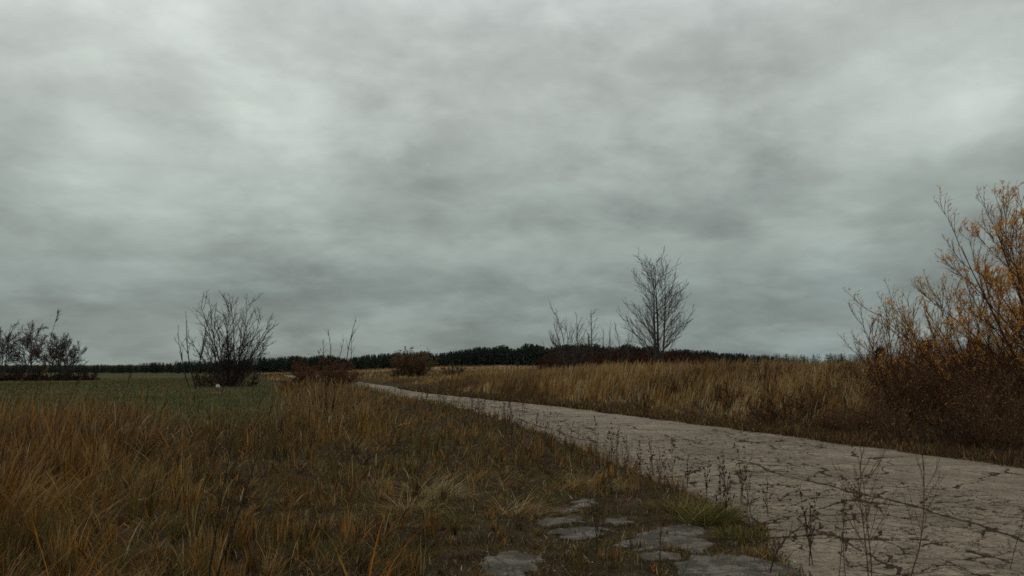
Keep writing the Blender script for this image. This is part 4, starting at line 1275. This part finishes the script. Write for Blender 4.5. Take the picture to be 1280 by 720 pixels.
# tufts
def tuft(loc, n, hh, spread, cols, wts, label, seed, wid=0.006, lean0=0.25, ldx=0.0, rad=0.12):
    r = np.random.default_rng(seed)
    rr = rad * np.sqrt(r.random(n)); az = r.uniform(0, 6.28, n)
    b0 = np.stack([rr * np.cos(az), rr * np.sin(az) * 0.8, np.full(n, -0.02)], -1)
    ld = az + r.normal(0, 0.5, n)
    ln = np.abs(r.normal(lean0, 0.15, n)) + spread * rr / rad
    if ldx:
        ld = np.where(r.random(n) < 0.6, r.normal(0 if ldx > 0 else np.pi, 0.6, n), ld)
    v = ribbons(b0, hh * r.uniform(0.5, 1.1, n), wid * r.uniform(0.6, 1.3, n), ln, ld, r.uniform(0.3, 1.3, n), pick(cols, wts, n, r), 5, r=r)
    o = build('grass_tuft', v[0], v[1], M_GRASS, col=v[2])
    o.location = loc
    tag(o, label, 'grass tuft', 'grass tufts near the lay-by')


YG = (0.19, 0.17, 0.04)
tuft(wat(885, 652), 900, 0.36, 0.5, [YG, GREN, STRW, OLIV], [0.45, 0.25, 0.1, 0.2], 'bright yellow-green grass tuft between the largest slab and the road', 151, 0.006, 0.3, 1, 0.30)
tuft(wat(850, 640), 500, 0.33, 0.5, [YG, OLIV, STRW, BRWN], [0.3, 0.3, 0.15, 0.25], 'olive grass tuft leaning on the left of the bright yellow-green one', 152, 0.006, 0.3, 0, 0.25)
tuft(wat(925, 672), 350, 0.22, 0.6, [YG, GREN, OLIV], [0.4, 0.4, 0.2], 'low green tuft on the right of the bright yellow-green one', 153, 0.006, 0.4, 0, 0.22)
tuft(wat(542, 625), 380, 0.55, 0.7, [STRW, TAN, (0.5, 0.42, 0.25)], [0.5, 0.3, 0.2], 'pale straw-coloured tuft flopped over in the middle of the verge', 154, 0.007, 0.5, 1, 0.35)
tuft(wat(512, 640), 220, 0.45, 0.8, [STRW, TAN], [0.6, 0.4], 'smaller pale straw tuft left of the flopped-over one', 155, 0.007, 0.6, 0, 0.3)
tuft(wat(650, 645), 300, 0.5, 0.8, [STRW, GOLD, BRWN], [0.35, 0.4, 0.25], 'golden tuft with long bent blades just beyond the small slabs', 156, 0.007, 0.5, 1, 0.35)
tuft(wat(730, 612), 300, 0.5, 0.7, [GOLD, STRW, OLIV], [0.4, 0.3, 0.3], 'golden tuft with arching blades by the near road edge', 157, 0.007, 0.4, 1, 0.4)
for (x, y, hh, sd, lab) in [(-1.75, 4.0, 0.75, 158, 'bright orange grass tuft at the bottom left of the picture'), (-1.1, 4.2, 0.7, 159, 'bright orange tuft with a bent pale blade near the bottom'), (-0.95, 5.6, 0.8, 160, 'orange upright tuft in the tall grass nearest the verge'), (-2.75, 5.4, 0.9, 161, 'orange upright tuft near the left border of the picture')]:
    tuft((x, y, float(H(x, y))), 16, hh, 0.15, [(0.5, 0.19, 0.03), (0.42, 0.2, 0.05)], [0.7, 0.3], lab, sd, 0.010, 0.08, 1, 0.06)


# reeds at left with blown plumes
def reed(seed, L, lean):
    r = np.random.default_rng(seed)
    root = empty('reed', (0, 0, 0))
    p, ra = grow(np.array([[0, 0, -0.03]]), np.array([[lean, 0, 1.]]), np.array([L]), np.array([0.0045]), 10, r, 0.02, (0.025, 0, 0), 0.4)
    v, q = tubes(p, ra, 5); build('stem', v, q, M_STALK, root)
    n = 22
    t = r.uniform(0.93, 1.0, n) * 10; i = np.minimum(t.astype(int), 9); f = (t - i)[:, None]
    c = p[0, i] * (1 - f) + p[0, i + 1] * f
    v = ribbons(c, r.uniform(0.04, 0.08, n), np.full(n, 0.007), r.uniform(0.3, 0.9, n), r.normal(0, 0.6, n), r.uniform(0.2, 1.0, n), pick([(0.17, 0.10, 0.06), (0.10, 0.06, 0.04)], [1, 1], n, r), 2, r=r)
    build('plume', v[0], v[1], M_GRASS, root, col=v[2])
    n = 6
    t = r.uniform(0.2, 0.8, n) * 10; i = t.astype(int)
    v = ribbons(p[0, i], r.uniform(0.25, 0.45, n), np.full(n, 0.012), r.uniform(0.4, 0.8, n), r.normal(0, 0.8, n), r.uniform(0.4, 1.2, n), pick([TAN, GOLD, BRWN], [1, 1, 1], n, r), 4, r=r)
    build('leaves', v[0], v[1], M_GRASS, root, col=v[2])
    return root


rp = [reed(171, 2.1, 0.12), reed(172, 1.9, 0.22), reed(173, 2.25, 0.05)]
LRS = [(-5.45, 8.4, 1.0), (-5.3, 8.2, 0.93), (-5.22, 8.6, 0.90), (-5.05, 8.3, 0.96), (-5.0, 8.7, 1.02), (-4.85, 8.4, 0.90)]
LMS = [(-4.45, 9.3, 0.80), (-4.1, 9.0, 0.74), (-3.6, 8.4, 0.78), (-3.15, 8.6, 0.76), (-2.6, 8.9, 0.70), (-3.4, 10.2, 0.74)]
ords = ['leftmost', 'second from the left', 'third from the left', 'fourth from the left', 'fifth from the left', 'rightmost']
spots = []
for grp, lst, head in ((0, LRS, 'of the tall reeds whose plumes rise over the far left trees'), (1, LMS, 'of the single reed plumes rising before the green meadow')):
    lst = sorted(lst, key=lambda q: q[0] / q[1])
    for w_, q in zip(ords, lst):
        spots.append((*q, w_ + ' ' + head, grp))
for i, (x, y, s, lab, grp) in enumerate(spots):
    o = rp[i] if i < 3 else copy_tree(rp[i % 3])
    o.location = (x, y, float(H(x, y))); o.scale = (s, s, s); o.rotation_euler = (0, 0, float(r.uniform(-0.4, 0.4)))
    tag(o, lab, 'reed', ['tall reeds at the left border', 'scattered reed plumes in front of the meadow'][grp])

# white scrap under the meadow bush
v = []
r = np.random.default_rng(181)
u, w_ = np.meshgrid(np.linspace(0, 2 * np.pi, 13)[:-1], np.linspace(0.05, np.pi - 0.05, 8))
R0 = 0.14 + 0.04 * r.normal(0, 1, u.shape)
V = np.stack([R0 * np.cos(u) * np.sin(w_), R0 * np.sin(u) * np.sin(w_) * 0.7, R0 * np.cos(w_) * 1.2 + 0.14], -1)
i = np.arange(7)[:, None] * 12 + np.arange(12)[None]; j = np.arange(7)[:, None] * 12 + (np.arange(12)[None] + 1) % 12
Q = np.stack([i, j, j + 12, i + 12], -1).reshape(-1, 4)
mw = mat_bark('white plastic', (0.6, 0.6, 0.6), (0.75, 0.76, 0.78), 4)
o = build('plastic_bag', V.reshape(-1, 3), Q[:, ::-1], mw)
o.location = at(273, 62, -0.05); tag(o, 'crumpled white plastic scrap lying at the foot of the big meadow bush', 'bag')

# ------------------------------------------------------------------ loose grit and fallen leaves
def gravel():
    r = np.random.default_rng(190)
    n = 5200
    Y = 6.2 * (30 / 6.2) ** r.random(n)
    side_ = r.random(n)
    X = np.where(side_ < 0.35, xl(Y) + r.normal(0.15, 0.5, n), np.where(side_ < 0.6, xr(Y) + r.normal(-0.2, 0.35, n), np.where(side_ < 0.8, xl(Y) + (xr(Y) - xl(Y)) * r.random(n), r.uniform(-0.6, 2.6, n))))
    Y = np.where(side_ >= 0.8, r.uniform(6.3, 9.6, n), Y)
    rd = onroad(X, Y)
    Z = np.where(rd, H(X, Y) * 0.15 + 0.03, H(X, Y) + 0.008)
    sz = r.uniform(0.003, 0.010, n) * np.where(r.random(n) < 0.03, 1.9, 1)
    v, q = blobs(np.column_stack([X, Y, Z]), sz, r, 0.6)
    c = pick([(0.35, 0.31, 0.26), (0.16, 0.13, 0.10), (0.42, 0.37, 0.30), (0.07, 0.055, 0.04)], [0.3, 0.35, 0.12, 0.23], n, r)
    o = build('gravel', v, q, M_NEEDLE, col=np.repeat(np.clip(c, 0.01, 1), 6, 0), smooth=False)
    tag(o, 'loose grit and crumbs of asphalt along the road edges', 'gravel', kind='stuff')
    n = 2600
    Y = 6.3 * (26 / 6.3) ** r.random(n)
    X = np.where(r.random(n) < 0.5, xr(Y) + np.abs(r.normal(0, 0.7, n)) - 0.5, np.where(r.random(n) < 0.5, xl(Y) + r.normal(0, 0.5, n), r.uniform(-0.8, 2.6, n)))
    Z = np.where(onroad(X, Y), H(X, Y) * 0.15 + 0.035, H(X, Y) + 0.02)
    a = r.uniform(0, 6.28, n); L = r.uniform(0.02, 0.055, n)
    d = np.stack([np.cos(a), np.sin(a), r.normal(0, 0.25, n)], -1); sd = np.stack([-np.sin(a), np.cos(a), r.normal(0, 0.4, n)], -1)
    p = np.column_stack([X, Y, Z])
    V = np.stack([p, p + (d * 0.5 - sd * 0.22) * L[:, None], p + d * L[:, None], p + (d * 0.5 + sd * 0.22) * L[:, None]], 1).reshape(-1, 3)
    c = pick([(0.25, 0.13, 0.05), (0.14, 0.07, 0.035), (0.34, 0.2, 0.09), (0.06, 0.035, 0.02)], [0.3, 0.3, 0.15, 0.25], n, r)
    o = build('leaf_litter', V, np.arange(n * 4).reshape(-1, 4), M_LEAF, col=np.repeat(np.clip(c, 0.01, 1), 4, 0))
    tag(o, 'small fallen brown leaves scattered over slabs and road edges', 'leaf litter', kind='stuff')


gravel()
